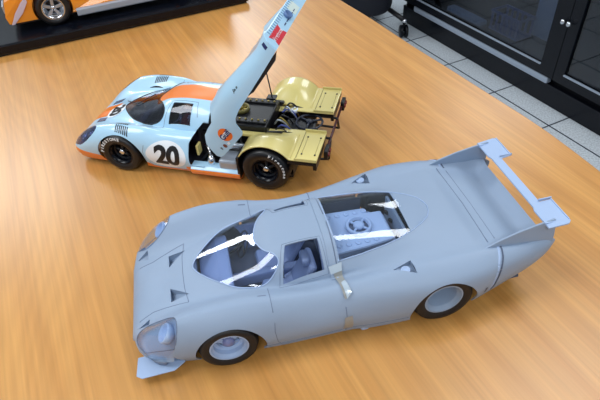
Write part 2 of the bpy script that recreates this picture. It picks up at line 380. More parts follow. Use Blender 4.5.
on_cab('storage_box', 'long flat pale grey box lying on the cabinet floor behind the left glass door', 'box', -.43, .10, .125, (.23, .045, .022), mat('pale card', srgb(205, 218, 226), .6))
on_cab('white_case', 'white plastic case inside the cabinet by the right end of the left door', 'case', -.06, .27, .125, (.15, .12, .20), mat('white plastic', srgb(196, 212, 220), .5))
on_cab('grey_case', 'grey case standing inside the cabinet behind the right glass door', 'case', .52, .28, .125, (.22, .14, .20), mat('mid grey plastic', srgb(62, 70, 82), .5))
# blue open crate
d = Vector((math.cos(PHI), math.sin(PHI))); n = Vector((-d.y, d.x)); p = Vector((.9289, 1.9357))+d*-.20+n*.15
cr = thing('lattice_crate', 'blue lattice crate inside the cabinet between the flat box and the white case', 'crate', (p.x, p.y, .125), PHI)
bl = mat('deep blue plastic', srgb(52, 84, 160), .35)
bm = bmesh.new(); box(bm, (0, 0, .004), (.17, .09, .008)); obj('base', bm, bl, cr, bevel=.002)
for k in range(6):
    for y in (-.043, .043):
        bm = bmesh.new(); box(bm, (-.075+k*.03, y, .045), (.010, .004, .074)); obj('slat', bm, bl, cr)
bm = bmesh.new()
for y in (-.043, .043): box(bm, (0, y, .084), (.17, .006, .010))
for x in (-.082, .082): box(bm, (x, 0, .084), (.006, .086, .010))
obj('rim', bm, bl, cr)

# low club chair on casters
ch = thing('club_chair', 'low black upholstered chair on casters standing past the far end of the cabinet', 'chair', (.245, 2.79, 0))
fab = mat('black upholstery', srgb(15, 19, 32), .7, bump=.4, bscale=200)
def soft_block(bm, c, sx, sy, z0, z1, e=.45, rim=.03):
    rings = []
    for z, s in ((z0, .955), (z0+rim*.4, .985), (z0+rim, 1), (z1-rim, 1), (z1-rim*.4, .985), (z1, .955)):
        rings.append([bm.verts.new((c[0]+sx*s*math.copysign(abs(math.cos(t))**e, math.cos(t)), c[1]+sy*s*math.copysign(abs(math.sin(t))**e, math.sin(t)), z)) for t in [2*math.pi*k/48 for k in range(48)]])
    for a, b in zip(rings, rings[1:]):
        for k in range(48): bm.faces.new((a[k], a[(k+1) % 48], b[(k+1) % 48], b[k]))
    bm.faces.new(rings[0][::-1]); bm.faces.new(rings[-1]); return bm
obj('seat', soft_block(bmesh.new(), (0, 0), .30, .30, .10, .44), fab, ch, True)
obj('backrest', soft_block(bmesh.new(), (0, .26), .30, .06, .44, .82), fab, ch, True)
for s in (-1, 1): obj('armrest', soft_block(bmesh.new(), (s*.26, -.03), .045, .23, .44, .60), fab, ch, True)
for cx, cy in ((.331, -.316), (-.27, -.27), (-.25, .25), (.25, .25)):
    bm = bmesh.new(); tube(bm, [(cx*.8, cy*.8, .12), (cx*.93, cy*.93, .098), (cx, cy, .085)], .012, 10); cs = obj('caster', bm, 'black', ch, True)
    bm = bmesh.new(); lathe(bm, [(0, .076), (.013, .076), (.014, .086), (.007, .094), (0, .095)], (cx, cy, 0), 'z', 16); obj('caster_cap', bm, 'chrome', cs, True)
    bm = bmesh.new()
    for s in (-1, 1):
        tube(bm, [(cx+s*.012-.008, cy, .031), (cx+s*.012-.005, cy, .031), (cx+s*.012+.005, cy, .031), (cx+s*.012+.008, cy, .031)], [.026, .031, .031, .026], 24)
    tube(bm, [(cx, cy, .034), (cx, cy, .080)], .007, 10); obj('caster_wheel', bm, 'gloss_black', cs, True)

# glossy black display base in the far corner of the table
dx, dy = .448, .178; a = math.atan2(dy, dx)
base = thing('plinth_board', 'glossy black rectangular plinth carrying the orange model car in the far corner', 'display plinth', (-.075, 1.075, TABLE_Z), a)
bm = bmesh.new(); box(bm, (-.36, .17, .0125), (.72, .34, .017)); obj('top_board', bm, 'gloss_black', base, bevel=.003)
bm = bmesh.new(); box(bm, (-.36, .17, .002), (.71, .33, .004)); obj('foot_plate', bm, 'black', base)

# ------------------------------------------------------------------ car-building helpers (metres from here on)
def shell(name, X, T, m, parent, thick=.0011, step=2.2, n=5, x0=None, x1=None):
    X0 = X[0] if x0 is None else x0; X1 = X[-1] if x1 is None else x1
    xq = np.linspace(X0, X1, int((X1-X0)/step)+1); G = sections(X, T, xq, n)/1000.0
    me = bpy.data.meshes.new(name); a, b = G.shape[:2]
    vs = G.reshape(-1, 3).tolist(); fs = [(i*b+j, i*b+j+1, (i+1)*b+j+1, (i+1)*b+j) for i in range(a-1) for j in range(b-1)]
    nz = len(vs)
    if x0 is None:     # rounded closed nose: two more rings collapsing to a line
        for q, (dx, sc) in enumerate(((-.0012, .55), (-.0016, .06))):
            zc = .0155
            ring = [(G[0, j, 0]+dx, G[0, j, 1]*(1-.01*(q+1)), zc+(G[0, j, 2]-zc)*sc) for j in range(b)]
            s = len(vs); vs += ring; prev = 0 if q == 0 else s-b
            fs += [(prev+j+1, prev+j, s+j, s+j+1) for j in range(b-1)]
    me.from_pydata(vs, [], fs); me.update()
    bm = bmesh.new(); bm.from_mesh(me); bmesh.ops.recalc_face_normals(bm, faces=bm.faces)
    # make normals point outwards
    up_ = sum(f.normal.z*f.calc_area() for f in bm.faces)
    if up_ < 0: bmesh.ops.reverse_faces(bm, faces=bm.faces)
    bm.to_mesh(me); bvh = BVHTree.FromBMesh(bm); bm.free()
    o = link(name, me, M[m], parent)
    s = o.modifiers.new('s', 'SOLIDIFY'); s.thickness = thick; s.offset = -1; s.use_even_offset = False
    dg = bpy.context.evaluated_depsgraph_get(); dg.update(); me2 = bpy.data.meshes.new_from_object(o.evaluated_get(dg)); o.modifiers.clear(); o.data = me2
    bm = bmesh.new(); bm.from_mesh(me2); bmesh.ops.remove_doubles(bm, verts=bm.verts, dist=2e-6); bmesh.ops.recalc_face_normals(bm, faces=bm.faces)
    bm.to_mesh(me2); bm.free()
    me2.materials.clear(); me2.materials.append(M[m])
    return o, bvh
def prism_bm(poly, axis, a, b): return prism(bmesh.new(), poly, axis, a, b)
def cyl_y(cx, cz, r, y0, y1, n=64):
    return prism_bm([(cx+r*math.cos(2*math.pi*k/n), cz+r*math.sin(2*math.pi*k/n)) for k in range(n)], 'y', y0, y1)
def smooth_poly(P, n=6):
    """closed Catmull-Rom through P"""
    P = [P[-1]]+list(P)+[P[0], P[1]]; c = catmull(np.array(P), n); return [tuple(q) for q in c[n:-n][:-1]]
def cast(bvh, p, axis):
    if axis == 'z': o, d = Vector((p[0], p[1], .3)), Vector((0, 0, -1))
    elif axis == '-y': o, d = Vector((p[0], -.3, p[1])), Vector((0, 1, 0))
    elif axis == '+y': o, d = Vector((p[0], .3, p[1])), Vector((0, -1, 0))
    elif axis == '+x': o, d = Vector((.6, p[0], p[1])), Vector((-1, 0, 0))
    h = bvh.ray_cast(o, d); return (h[0], h[1] if h[1].dot(d) < 0 else -h[1]) if h[0] is not None else (None, None)
def stick(name, bm, bvh, axis, m, parent, off=.0003, cuts=0, label=None, thick=0):
    """lay a flat 2D mesh (x,y used) on the surface along an axis"""
    if cuts: bmesh.ops.subdivide_edges(bm, edges=bm.edges, cuts=cuts, use_grid_fill=True)
    dead = []
    for v in bm.verts:
        h, n = cast(bvh, (v.co.x, v.co.y), axis)
        if h is None: dead.append(v)
        else: v.co = h+n*off
    bmesh.ops.delete(bm, geom=dead, context='VERTS')
    o = obj(name, bm, m, parent)
    if thick:
        s = o.modifiers.new('s', 'SOLIDIFY'); s.thickness = thick; s.offset = 1
    if label: o['label'] = label
    return o
def disc2d(cx, cy, rx, ry, n=32, rings=4, rot=0):
    bm = bmesh.new(); c = bm.verts.new((cx, cy, 0)); prev = None; cr, sr = math.cos(rot), math.sin(rot)
    for r in range(1, rings+1):
        ring = []
        for k in range(n):
            x, y = rx*r/rings*math.cos(2*math.pi*k/n), ry*r/rings*math.sin(2*math.pi*k/n); ring.append(bm.verts.new((cx+x*cr-y*sr, cy+x*sr+y*cr, 0)))
        for k in range(n):
            if prev is None: bm.faces.new((c, ring[k], ring[(k+1) % n]))
            else: bm.faces.new((prev[k], ring[k], ring[(k+1) % n], prev[(k+1) % n]))
        prev = ring
    return bm
def quad2d(P, nx=8, ny=8):
    bm = bmesh.new(); P = [Vector(p) for p in P]; g = []
    for i in range(nx+1):
        g.append([])
        for j in range(ny+1):
            u, v = i/nx, j/ny; q = (P[0]*(1-u)+P[1]*u)*(1-v)+(P[3]*(1-u)+P[2]*u)*v; g[-1].append(bm.verts.new((q.x, q.y, 0)))
    for i in range(nx):
        for j in range(ny): bm.faces.new((g[i][j], g[i+1][j], g[i+1][j+1], g[i][j+1]))
    return bm
def line_on(name, pts, bvh, axis, r, m, parent, off=0, closed=False, n=6, label=None, steps=8):
    """thin round bead following the surface"""
    if closed: pts = list(pts)+[pts[0]]
    P = []
    for a, b in zip(pts, pts[1:]):
        for t in np.linspace(0, 1, steps, endpoint=False):
            h, nn = cast(bvh, (a[0]+(b[0]-a[0])*t, a[1]+(b[1]-a[1])*t), axis)
            if h is not None: P.append(h+nn*off)
    h, nn = cast(bvh, pts[-1], axis)
    if h is not None: P.append(h+nn*off)
    bm = bmesh.new(); tube(bm, P, r, n); o = obj(name, bm, m, parent, True)
    if label: o['label'] = label
    return o
def text_flip(bm, cx, cy, ang=0, sx=1, sy=1):
    c, s = math.cos(ang), math.sin(ang)
    for v in bm.verts:
        x, y = v.co.x*sx, v.co.y*sy; v.co = Vector((cx+x*c-y*s, cy+x*s+y*c, 0))
    return bm

def wheel(parent, x, y, r, w, side, rim_r, rim_m, tyre_m, style, lettering=None, letter_size=.0052, start=0, toe=0, hub_m=None, name='wheel', z=None):
    """side -1: outer face towards -y.  rim is the part, tyre etc. its sub-parts"""
    e = bpy.data.objects.new(name, None); e.name = name
    s = side
    bm = bmesh.new()   # rim with dish
    if style == 'deep':
        prof = [(rim_r+.0012, s*.0), (rim_r+.0012, s*.0010), (rim_r-.0004, s*.0010), (rim_r-.0012, -s*.001), (rim_r-.0026, -s*.0022), (rim_r-.0030, -s*.0060), (rim_r-.0050, -s*.0075), (rim_r*.62, -s*.0105), (rim_r*.55, -s*.0130), (rim_r*.30, -s*.0125), (rim_r*.28, -s*.0095), (0, -s*.0095)]
    elif style == 'barrel':
        prof = [(rim_r+.0012, 0), (rim_r+.0012, s*.0010), (rim_r-.0004, s*.0010), (rim_r-.0014, -s*.001), (rim_r-.0030, -s*.0030), (rim_r-.0046, -s*.0140), (rim_r-.0058, -s*.0240), (rim_r*.5, -s*.0250), (0, -s*.0250)]
    else:
        prof = [(rim_r+.001, 0), (rim_r+.001, s*.0008), (rim_r-.0006, s*.0008), (rim_r-.0018, -s*.003), (rim_r-.003, -s*.009), (rim_r*.5, -s*.011), (rim_r*.4, -s*.011), (0, -s*.011)]
    lathe(bm, prof, axis='y', n=56, caps=False)
    rim = obj(name, bm, rim_m, parent, True); smooth_by_angle(rim.data, 30)
    bpy.data.objects.remove(e)
    rim.location = (x, y, r if z is None else z); rim.rotation_euler = (0, 0, toe)
    bm = bmesh.new(); W = w; i = -s
    prof = [(rim_r, s*.0002), (rim_r+.0012, s*.0012), (rim_r+(r-rim_r)*.45, s*.0026), (rim_r+(r-rim_r)*.8, s*.0018), (r-.0016, s*.0002), (r-.0004, -s*.0022), (r, -s*.0045), (r, -s*(W-.0045)), (r-.0004, -s*(W-.0022)), (r-.002, -s*W), (rim_r+.003, -s*(W+.0015)), (rim_r, -s*W)]
    lathe(bm, prof, axis='y', n=72, closed=True); ty = obj('tyre', bm, tyre_m, rim, True)
    return rim, ty
def ring_text(word, radius, size, a0, step, ty, side, y, m='white_ink'):
    """letters around the sidewall, tops pointing outwards, a0 angle of the first letter, clockwise as read from outside"""
    B = bmesh.new()
    for k, chx in enumerate(word):
        t = text_bm(chx, size, .00012, size*.025)
        ang = a0-k*step
        for v in t.verts:
            # in the face plane: u to the right as seen from outside, v up
            u, h = v.co.x, v.co.y+radius; uu = u*math.cos(ang-math.pi/2)-h*math.sin(ang-math.pi/2); vv = u*math.sin(ang-math.pi/2)+h*math.cos(ang-math.pi/2)
            v.co = Vector((uu if side < 0 else -uu, y+side*(v.co.z+.0002), vv))
        me = bpy.data.meshes.new('t'); t.to_mesh(me); t.free(); B.from_mesh(me); bpy.data.meshes.remove(me)
    o = obj('tyre_lettering', B, m, ty.parent); return o

# ------------------------------------------------------------------ grey long-tail model car
GREY = thing('model_car', 'large unpainted grey long-tail racing car model with clear windscreen and rear wing', 'model car', (-.0821, .3226, TABLE_Z), R(10.3893))
WB = .1917
gbody, gb = shell('body', GX, GT, 'grey', GREY)
mm = lambda P: [(a/1000, b/1000) for a, b in P]
ws_half = [(-20.5, 0), (-17, 8.5), (-11, 16), (-4, 23.5), (4, 30.5), (14, 37.5), (26, 42), (36, 43.5), (45, 42), (52, 38), (54.8, 33), (52, 27), (45.5, 20.5), (41, 12)]
WSCR = smooth_poly(mm([(a, -b) for a, b in ws_half]+[(38.5, 0)]+[(a, b) for a, b in ws_half[:0:-1]]), 4)
eng_half = [(205.5, 0), (204, 7), (200, 14), (192, 20.5), (180, 27), (166, 33), (150, 37), (127, 40.5), (106, 42.5)]
EWIN = mm(eng_half+[(a, -b) for a, b in eng_half[:0:-1]])
EOPEN = mm([(107, 42), (127, 40), (150, 36.5), (166, 32.5), (178, 28), (178, -28), (166, -32.5), (150, -36.5), (127, -40), (107, -42)])
def side_poly(s): return mm([(63, 22.5*s), (92, 22.5*s), (92.5, 45*s), (55, 46.5*s)])
def duct(s): return mm([(-43.5, 13*s), (-43.5, 28*s), (-26.5, 27*s)])
def nduct(s): return mm([(-64, 36*s), (-64, 45*s), (-75, 41*s)])
def naca(s): return mm([(149.3, 60.5*s), (167.5, 54.5*s), (167.5, 70*s)])
def hl(s): return smooth_poly(mm([(-76, 52*s), (-66, 46.5*s), (-52, 50*s), (-39, 58.5*s), (-37, 66*s), (-41, 73.5*s), (-55, 73*s), (-68, 66*s)]), 4)
# keep copies of the shell for glass parts before cutting
def shell_piece(src, poly, name, m, parent, z0=.02, z1=.12, label=None, off=None):
    o = bpy.data.objects.new(name, src.data.copy()); COL.objects.link(o)
    boolean(o, [prism_bm(poly, 'z', z0, z1)], 'INTERSECT'); o.data.materials.clear(); o.data.materials.append(M[m]); o.parent = parent
    smooth_by_angle(o.data, 30)
    if label: o['label'] = label
    return o
gw = shell_piece(gbody, WSCR, 'windscreen', 'clear', GREY, .045, label='clear bubble windscreen')
ge = shell_piece(gbody, EWIN, 'engine_cover_window', 'clear', GREY, .05, label='clear teardrop cover over the engine')
for s in (-1, 1):
    shell_piece(gbody, hl(s), 'headlight_cover', 'clear', GREY, .012)
cut = [prism_bm(WSCR, 'z', .045, .12), prism_bm(EOPEN, 'z', .05, .12)]
for s in (-1, 1):
    cut += [prism_bm(side_poly(s), 'z', .045, .12), prism_bm(duct(s), 'z', .030, .06), prism_bm(nduct(s), 'z', .024, .06), prism_bm(naca(s), 'z', .040, .08), prism_bm(hl(s), 'z', .012, .08)]
    cut += [cyl_y(.0015, .0195, .0305, *sorted((s*.045, s*.10))), prism_bm([(WB+.0005+.0312*math.cos(2*math.pi*k/64), .0185+.0350*math.sin(2*math.pi*k/64)) for k in range(64)], 'y', *sorted((s*.045, s*.10)))]
cut.append(prism_bm(mm([(297, -60.5), (297, 60.5), (330, 60.5), (330, -60.5)]), 'z', -.02, .12))
boolean(gbody, cut); smooth_by_angle(gbody.data, 32); gbody.data.materials.clear(); gbody.data.materials.append(M['grey'])
bm = bmesh.new(); prism(bm, mm([(-56, 33), (56, 33), (60, 46), (58, 54), (50, 54), (42, 52.5), (-42, 52.5), (-50, 54), (-58, 54), (-60, 46)]), 'x', .2945, .2960); obj('rear_panel', bm, 'grey', GREY)
# inner tub, floor and bulkheads
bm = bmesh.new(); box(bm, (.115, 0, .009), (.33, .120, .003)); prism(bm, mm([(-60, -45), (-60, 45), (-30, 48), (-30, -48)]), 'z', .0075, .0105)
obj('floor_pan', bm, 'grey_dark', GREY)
bm = bmesh.new(); box(bm, (.1035, 0, .032), (.003, .126, .044)); obj('bulkhead', bm, 'grey_light', GREY)
bm = bmesh.new(); box(bm, (-.020, 0, .024), (.003, .095, .032)); obj('bulkhead', bm, 'grey_light', GREY)
for s in (-1, 1):
    bm = bmesh.new(); box(bm, (.042, s*.0475, .026), (.122, .002, .036)); obj('cockpit_side', bm, 'grey_in', GREY)
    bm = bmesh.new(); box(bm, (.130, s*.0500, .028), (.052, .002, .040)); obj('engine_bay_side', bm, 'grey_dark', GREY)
def under(bvh, x, y, z, gap=.0022):
    h, n = cast(bvh, (x, y), 'z'); return z if h is None else min(z, max(h.z-gap, .003))
for s in (-1, 1):       # wheel wells close the arches from inside
    for cx, r, yo in ((0, .0290, .070), (WB, .0315, .072)):
        bm = bmesh.new(); n = 28; ri = []; ro_ = []
        for k in range(n+1):
            a = math.pi*k/n*1.16-math.pi*.08
            ri.append([bm.verts.new((cx+r*math.cos(a), s*y, under(gb, cx+r*math.cos(a), s*y, max(.003, r-.0025+r*math.sin(a))))) for y in (.044, .052, .060, yo)])
        for k in range(n):
            for j in range(3): bm.faces.new((ri[k][j], ri[k+1][j], ri[k+1][j+1], ri[k][j+1]))
        bm.faces.new([q[0] for q in ri])
        obj('wheel_well', bm, 'black', GREY, True)
# recess linings for ducts
def tray(poly, z, name, m, parent, wall=None):
    bm = bmesh.new(); c = Vector((sum(p[0] for p in poly)/len(poly), sum(p[1] for p in poly)/len(poly)))
    P = [(c.x+(p[0]-c.x)*1.04, c.y+(p[1]-c.y)*1.04) for p in poly]
    prism(bm, P, 'z', z-.0008, z); return obj(name, bm, m, parent)
def ramp(poly, lo, hi, name, parent, m='grey'):
    """duct floor: follows the surface at the tip and sinks towards the opening; lo/hi depth given per vertex"""
    bm = bmesh.new(); top = []; bot = []
    for p, d in zip(poly, lo):
        h, n = cast(gb, p, 'z'); top.append(bm.verts.new((p[0], p[1], h.z-d))); bot.append(bm.verts.new((p[0], p[1], h.z-d-.0008)))
    bm.faces.new(top); bm.faces.new(bot[::-1]); k = len(top)
    for i in range(k): bm.faces.new((top[i], top[(i+1) % k], bot[(i+1) % k], bot[i]))
    # walls up to the skin
    for i in range(k):
        a, b = poly[i], poly[(i+1) % k]; ha = cast(gb, a, 'z')[0]; hb = cast(gb, b, 'z')[0]
        v = [bm.verts.new((a[0], a[1], ha.z-.0006)), bm.verts.new((b[0], b[1], hb.z-.0006)), bm.verts.new((b[0], b[1], hb.z-lo[(i+1) % k]-.0004)), bm.verts.new((a[0], a[1], ha.z-lo[i]-.0004))]
        if (v[0].co-v[3].co).length > 1e-5 or (v[1].co-v[2].co).length > 1e-5:
            try: bm.faces.new(v)
            except Exception: pass
    return obj(name, bm, m, parent)
for s in (-1, 1):
    ramp(duct(s), (.008, .008, .0007), None, 'hood_duct', GREY)
    ramp(nduct(s), (.005, .005, .0006), None, 'nose_duct', GREY)
    ramp(naca(s), (.0006, .0055, .0065), None, 'side_duct', GREY)
    h, n = cast(gb, (.1600, s*.063), 'z')
    bm = bmesh.new(); lathe(bm, [(0, .0), (.0042, .0), (.0042, .0016), (.0034, .0022), (.0030, .0014), (0, .0014)], (0, 0, 0), 'z', 28)
    o = obj('filler_cap', bm, 'grey_light', GREY, True); o.location = h+Vector((0, 0, -.0035)); o.rotation_mode = 'QUATERNION'; o.rotation_quaternion = n.to_track_quat('Z', 'Y')
    # headlight buckets
    H = hl(s); bm = bmesh.new(); c = Vector((-.056, s*.061)); P2 = []
    rings = []
    for f, dz in ((1.0, .0012), (.92, .007), (.6, .012)):
        ring = []
        for p in H:
            q = (c.x+(p[0]-c.x)*min(f, .985), c.y+(p[1]-c.y)*min(f, .985)); hh, _ = cast(gb, q, 'z'); ring.append(bm.verts.new((q[0], q[1], max((hh.z if hh else .02)-dz, .009))))
        rings.append(ring)
    for a, b in zip(rings, rings[1:]):
        for k in range(len(a)): bm.faces.new((a[k], a[(k+1) % len(a)], b[(k+1) % len(b)], b[k]))
    bm.faces.new(rings[-1]); bucket = obj('headlight_bucket', bm, 'grey', GREY, True)
    for cx, cy, rr in ((-.050, .0625, .0085),):
        hh, nn = cast(gb, (cx, s*cy), 'z')
        bm = bmesh.new(); lathe(bm, [(0, -.006), (rr, -.006), (rr, 0), (rr*.9, .001), (rr*.8, -.0015), (rr*.4, -.004), (0, -.0045)], (0, 0, 0), 'z', 28)
        o = obj('headlamp', bm, 'grey_light', bucket, True, label='round lamp moulding under the clear cover'); o.location = hh+Vector((.0, 0, -.0075)); o.rotation_mode = 'QUATERNION'; o.rotation_quaternion = Vector((-.75, 0, .65)).to_track_quat('Z', 'Y')
    bm = bmesh.new(); tube(bm, [cast(gb, p, 'z')[0]+Vector((0, 0, .0001)) for p in H if cast(gb, p, 'z')[0] is not None]+[cast(gb, H[0], 'z')[0]], .00035, 6); obj('headlight_rim', bm, 'groove', GREY, True)
# canard plates on the nose
for s in (-1, 1):
    bm = bmesh.new(); prism(bm, mm([(-80, 56*s), (-81.5, 73.5*s), (-76.5, 77*s), (-49, 77*s), (-39.5, 71*s), (-41, 60*s), (-60, 56*s)]), 'z', 0, .0012)
    for v in bm.verts: v.co.z += .0085+(v.co.x+.08)*.05+(abs(v.co.y)-.056)*-.02
    obj('canard', bm, 'grey_light', GREY, bevel=.0004)
# frames round the glass
line_on('windscreen_seal', WSCR, gb, 'z', .00055, 'grey_light', GREY, .0001, True, steps=2)
line_on('engine_window_edge', EWIN, gb, 'z', .00045, 'grey_light', GREY, .0002, True, steps=4)
for s in (-1, 1):
    line_on('tail_seam', mm([(249.5, 56*s), (247.5, 66*s), (246, 72*s), (243.5, 77*s)]), gb, 'z', .0008, 'grey_dark', GREY)
    line_on('tail_band', mm([(246.5, 58*s), (244.7, 66*s), (243, 72*s), (240.7, 77*s)]), gb, 'z', .0016, 'grey_light', GREY, -.0009)
    P = mm([(60.5, 21*s), (94.5, 21*s), (95.5, 47.5*s), (51.5, 48.5*s)])
    line_on('door_window_outline', P, gb, 'z', .00022, 'groove', GREY, 0, True)
    ax = '-y' if s < 0 else '+y'
    line_on('door_gap', mm([(41, 45), (40, 36), (41.5, 20), (45, 9.5), (98, 9.5)]), gb, ax, .0003, 'groove', GREY)
    line_on('door_gap', mm([(41, 47*s), (41, 62*s), (41, 72*s)]), gb, 'z', .0003, 'groove', GREY)
    line_on('sill_gap', mm([(29, 13.5), (60, 12.5), (110, 12.5), (160, 14)]), gb, ax, .00035, 'groove', GREY)
    line_on('body_seam', mm([(103, 9), (103, 25), (103, 42)]), gb, ax, .0004, 'groove', GREY)
    line_on('body_seam', mm([(105, 5*s), (104, 30*s), (103.5, 50*s), (103, 70*s)]), gb, 'z', .00045, 'groove', GREY)
    line_on('tail_seam', mm([(243.5, 55), (241.5, 48), (239.5, 38), (238.5, 24)]), gb, ax, .0008, 'grey_dark', GREY)
    line_on('tail_band', mm([(240.7, 55), (238.7, 48), (236.7, 38), (235.7, 24)]), gb, ax, .0016, 'grey_light', GREY, -.0009)
    stick('door_latch', quad2d(mm([(31, 58*s), (38, 58*s), (38, 59.2*s), (31, 59.2*s)]), 4, 1), gb, 'z', 'groove', GREY, .0002)
line_on('hood_gap', mm([(-27.5, -36), (-30, -20), (-30.5, 0), (-30, 20), (-27.5, 36)]), gb, 'z', .0003, 'groove', GREY)
line_on('hood_gap', mm([(-74, -32), (-60, -30), (-48, -32), (-27.5, -36)]), gb, 'z', .0003, 'groove', GREY)
line_on('hood_gap', mm([(-74, 32), (-60, 30), (-48, 32), (-27.5, 36)]), gb, 'z', .0003, 'groove', GREY)
line_on('deck_seam', mm([(241, -54), (243, 0), (241, 56)]), gb, 'z', .00045, 'groove', GREY)
line_on('deck_seam', mm([(250, -50), (251, 0), (250, 52)]), gb, 'z', .0003, 'groove', GREY)
# raised band over the body just ahead of the seam
stick('roof_band', quad2d(mm([(97, -52), (103, -52), (104, 52), (98, 52)]), 2, 60), gb, 'z', 'grey', GREY, .0001, thick=.0006)
# tape and glue over the near seam
stick('masking_tape', quad2d(mm([(100, 14), (109, 13), (108, 33), (101, 32)]), 6, 14), gb, '-y', 'tape', GREY, .0004, label='beige masking tape strip')
stick('masking_tape', quad2d(mm([(99.5, -46), (107, -45), (108, -70), (103, -71)]), 6, 20), gb, 'z', 'tape', GREY, .0012, label='beige masking tape strip')
stick('clear_tape', quad2d(mm([(96, -44), (108, -43), (107, -47.5), (97, -48)]), 10, 6), gb, 'z', 'glue', GREY, .0016, label='shiny clear tape')
stick('clear_tape', quad2d(mm([(103, -60), (107, -58), (110, -68), (105, -71)]), 8, 12), gb, 'z', 'glue', GREY, .0019, label='shiny clear tape')
# fins
for s in (-1, 1):
    bm = bmesh.new()
    prof = mm([(229, 61), (245, 68), (262, 73.5), (280, 77.5), (297, 80.5), (299, 79), (300.5, 62), (301, 50), (285, 50), (262, 53), (240, 58)])
    y = .0625*s; prism(bm, prof, 'y', y-.0009, y+.0009)
    for v in bm.verts: v.co.y += s*(-.003*max(0, (v.co.z-.055))/.03)
    obj('tail_fin', bm, 'grey', GREY, bevel=.0005)
# rear wing
wg_z = .0785
bm = bmesh.new()
half = [(298, 0), (298, 34), (309, 35), (309, 64), (306, 66.5), (288, 65.5), (288, 42), (289.5, 38), (289.5, 0)]
P = half+[(a, -b) for a, b in half[::-1]]
prism(bm, mm(P), 'z', wg_z-.0008, wg_z+.0008)
bmesh.ops.remove_doubles(bm, verts=bm.verts, dist=1e-6)
for v in bm.verts: v.co.z += (v.co.x-.298)*.12; v.co.y -= .0015
WING = obj('rear_wing', bm, 'grey_light', GREY, bevel=.0004)
for s in (-1, 1):
    bm = bmesh.new(); box(bm, (.3035, s*.0345, wg_z+.0016), (.013, .0009, .0026)); obj('wing_fence', bm, 'grey_light', WING)
    bm = bmesh.new(); box(bm, (.3085, s*.0495, wg_z+.0020), (.0009, .028, .0012)); obj('gurney_lip', bm, 'grey_light', WING)
    bm = bmesh.new(); box(bm, (.2925, s*.0600, wg_z-.0008), (.010, .004, .003)); obj('wing_mount', bm, 'grey_light', WING)
# wheels
for s in (-1, 1):
    for x, y, r, w_, rr, nm in ((0, .0770, .0258, .022, .0158, 'wheel'), (WB, .0795, .0285, .030, .0170, 'wheel')):
        rim, ty = wheel(GREY, x, s*y, r, w_, s, rr, 'grey_light' if x == 0 else 'grey', 'tyre', 'deep' if x == 0 else 'barrel', name=nm)
        if x > 0: continue
        bm = bmesh.new(); lathe(bm, [(.0052, -s*.0100), (.0052, -s*.0040), (.0030, -s*.0028), (.0022, -s*.0020), (0, -s*.0020)], (0, 0, 0), 'y', 24); obj('hub', bm, mat('purple grey hub', srgb(122, 130, 176), .4) if s < 0 and x == 0 else 'grey_light', rim, True)
        if x == 0:
            for k in range(5):
                a = 2*math.pi*k/5+.5; bm = bmesh.new()
                u = Vector((math.cos(a), 0, math.sin(a))); t = Vector((-math.sin(a), 0, math.cos(a)))
                vs = []
                for rr_, ww in ((.0045, .0022), (.0125, .0036)):
                    for yy_ in (-.0058, -.0090):
                        for q in (-1, 1): vs.append(bm.verts.new(u*rr_+t*ww*q+Vector((0, s*yy_-(s*.003 if rr_ > .01 else 0), 0))))
                for f in ((0, 1, 3, 2), (4, 6, 7, 5), (0, 4, 5, 1), (2, 3, 7, 6), (0, 2, 6, 4), (1, 5, 7, 3)): bm.faces.new([vs[i] for i in f])
                obj('spoke', bm, 'grey_light', rim, bevel=.0004)
            bm = bmesh.new(); lathe(bm, [(.0035, -s*.0088), (.0105, -s*.0096), (.0105, -s*.0099), (.0035, -s*.0093)], (0, 0, 0), 'y', 40, True); obj('rim_shadow_disc', bm, 'black', rim).name = 'dark_backing_disc'  # black disc paints the shade inside the rim behind the spokes
# side parts under the sill
bm = bmesh.new(); box(bm, (.138, -.068, .0065), (.034, .014, .009)); box(bm, (.121, -.070, .0055), (.008, .012, .007)); obj('side_pipe', bm, 'grey_light', GREY, bevel=.002, label='pale block under the near sill')
# vertical slot behind rear wheel
for s, ax in ((-1, '-y'), (1, '+y')):
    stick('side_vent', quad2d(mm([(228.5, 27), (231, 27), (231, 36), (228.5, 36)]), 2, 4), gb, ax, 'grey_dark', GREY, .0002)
# cockpit
bm = bmesh.new(); prism(bm, mm([(-16, 36), (2, 44), (14, 44), (10, 12), (-14, 12)]), 'y', -.040, .040); obj('dashboard', bm, 'grey_in', GREY, bevel=.003)
for s in (-1, 1):
    bm = bmesh.new()
    prism(bm, mm([(38, 12), (62, 10), (72, 14), (90, 50), (84, 53), (68, 24), (58, 19), (40, 20)]), 'y', s*.020-.014, s*.020+.014); seat = obj('seat', bm, 'grey_in', GREY, bevel=.003)
    bm = bmesh.new(); box(bm, (.080, s*.020, .052), (.008, .016, .010)); obj('headrest', bm, 'grey_in', seat, bevel=.003)
bm = bmesh.new(); lathe(bm, [(.0120, 0), (.0128, .0008), (.0136, 0), (.0128, -.0008)], (0, 0, 0), 'z', 36, True); tube(bm, [(-.0128, 0, 0), (.0128, 0, 0)], .0010, 6); tube(bm, [(0, 0, 0), (0, -.0128, 0)], .0010, 6)
o = obj('steering_wheel', bm, 'black', GREY, True); o.location = (.028, .018, .047); o.rotation_euler = (0, R(-62), 0)
bm = bmesh.new(); tube(bm, [(.010, .018, .036), (.028, .018, .047)], .0014, 8); obj('steering_column', bm, 'black', GREY, True)
bm = bmesh.new(); box(bm, (.045, 0, .018), (.080, .008, .014)); obj('centre_console', bm, 'grey_in', GREY, bevel=.002)
bm = bmesh.new()
for s in (-1, 1): tube(bm, [(.094, .040*s, .012), (.094, .036*s, .050), (.094, .018*s, .070), (.094, 0, .071)], .0014, 8)
obj('roll_cage', bm, 'grey_in', GREY, True)
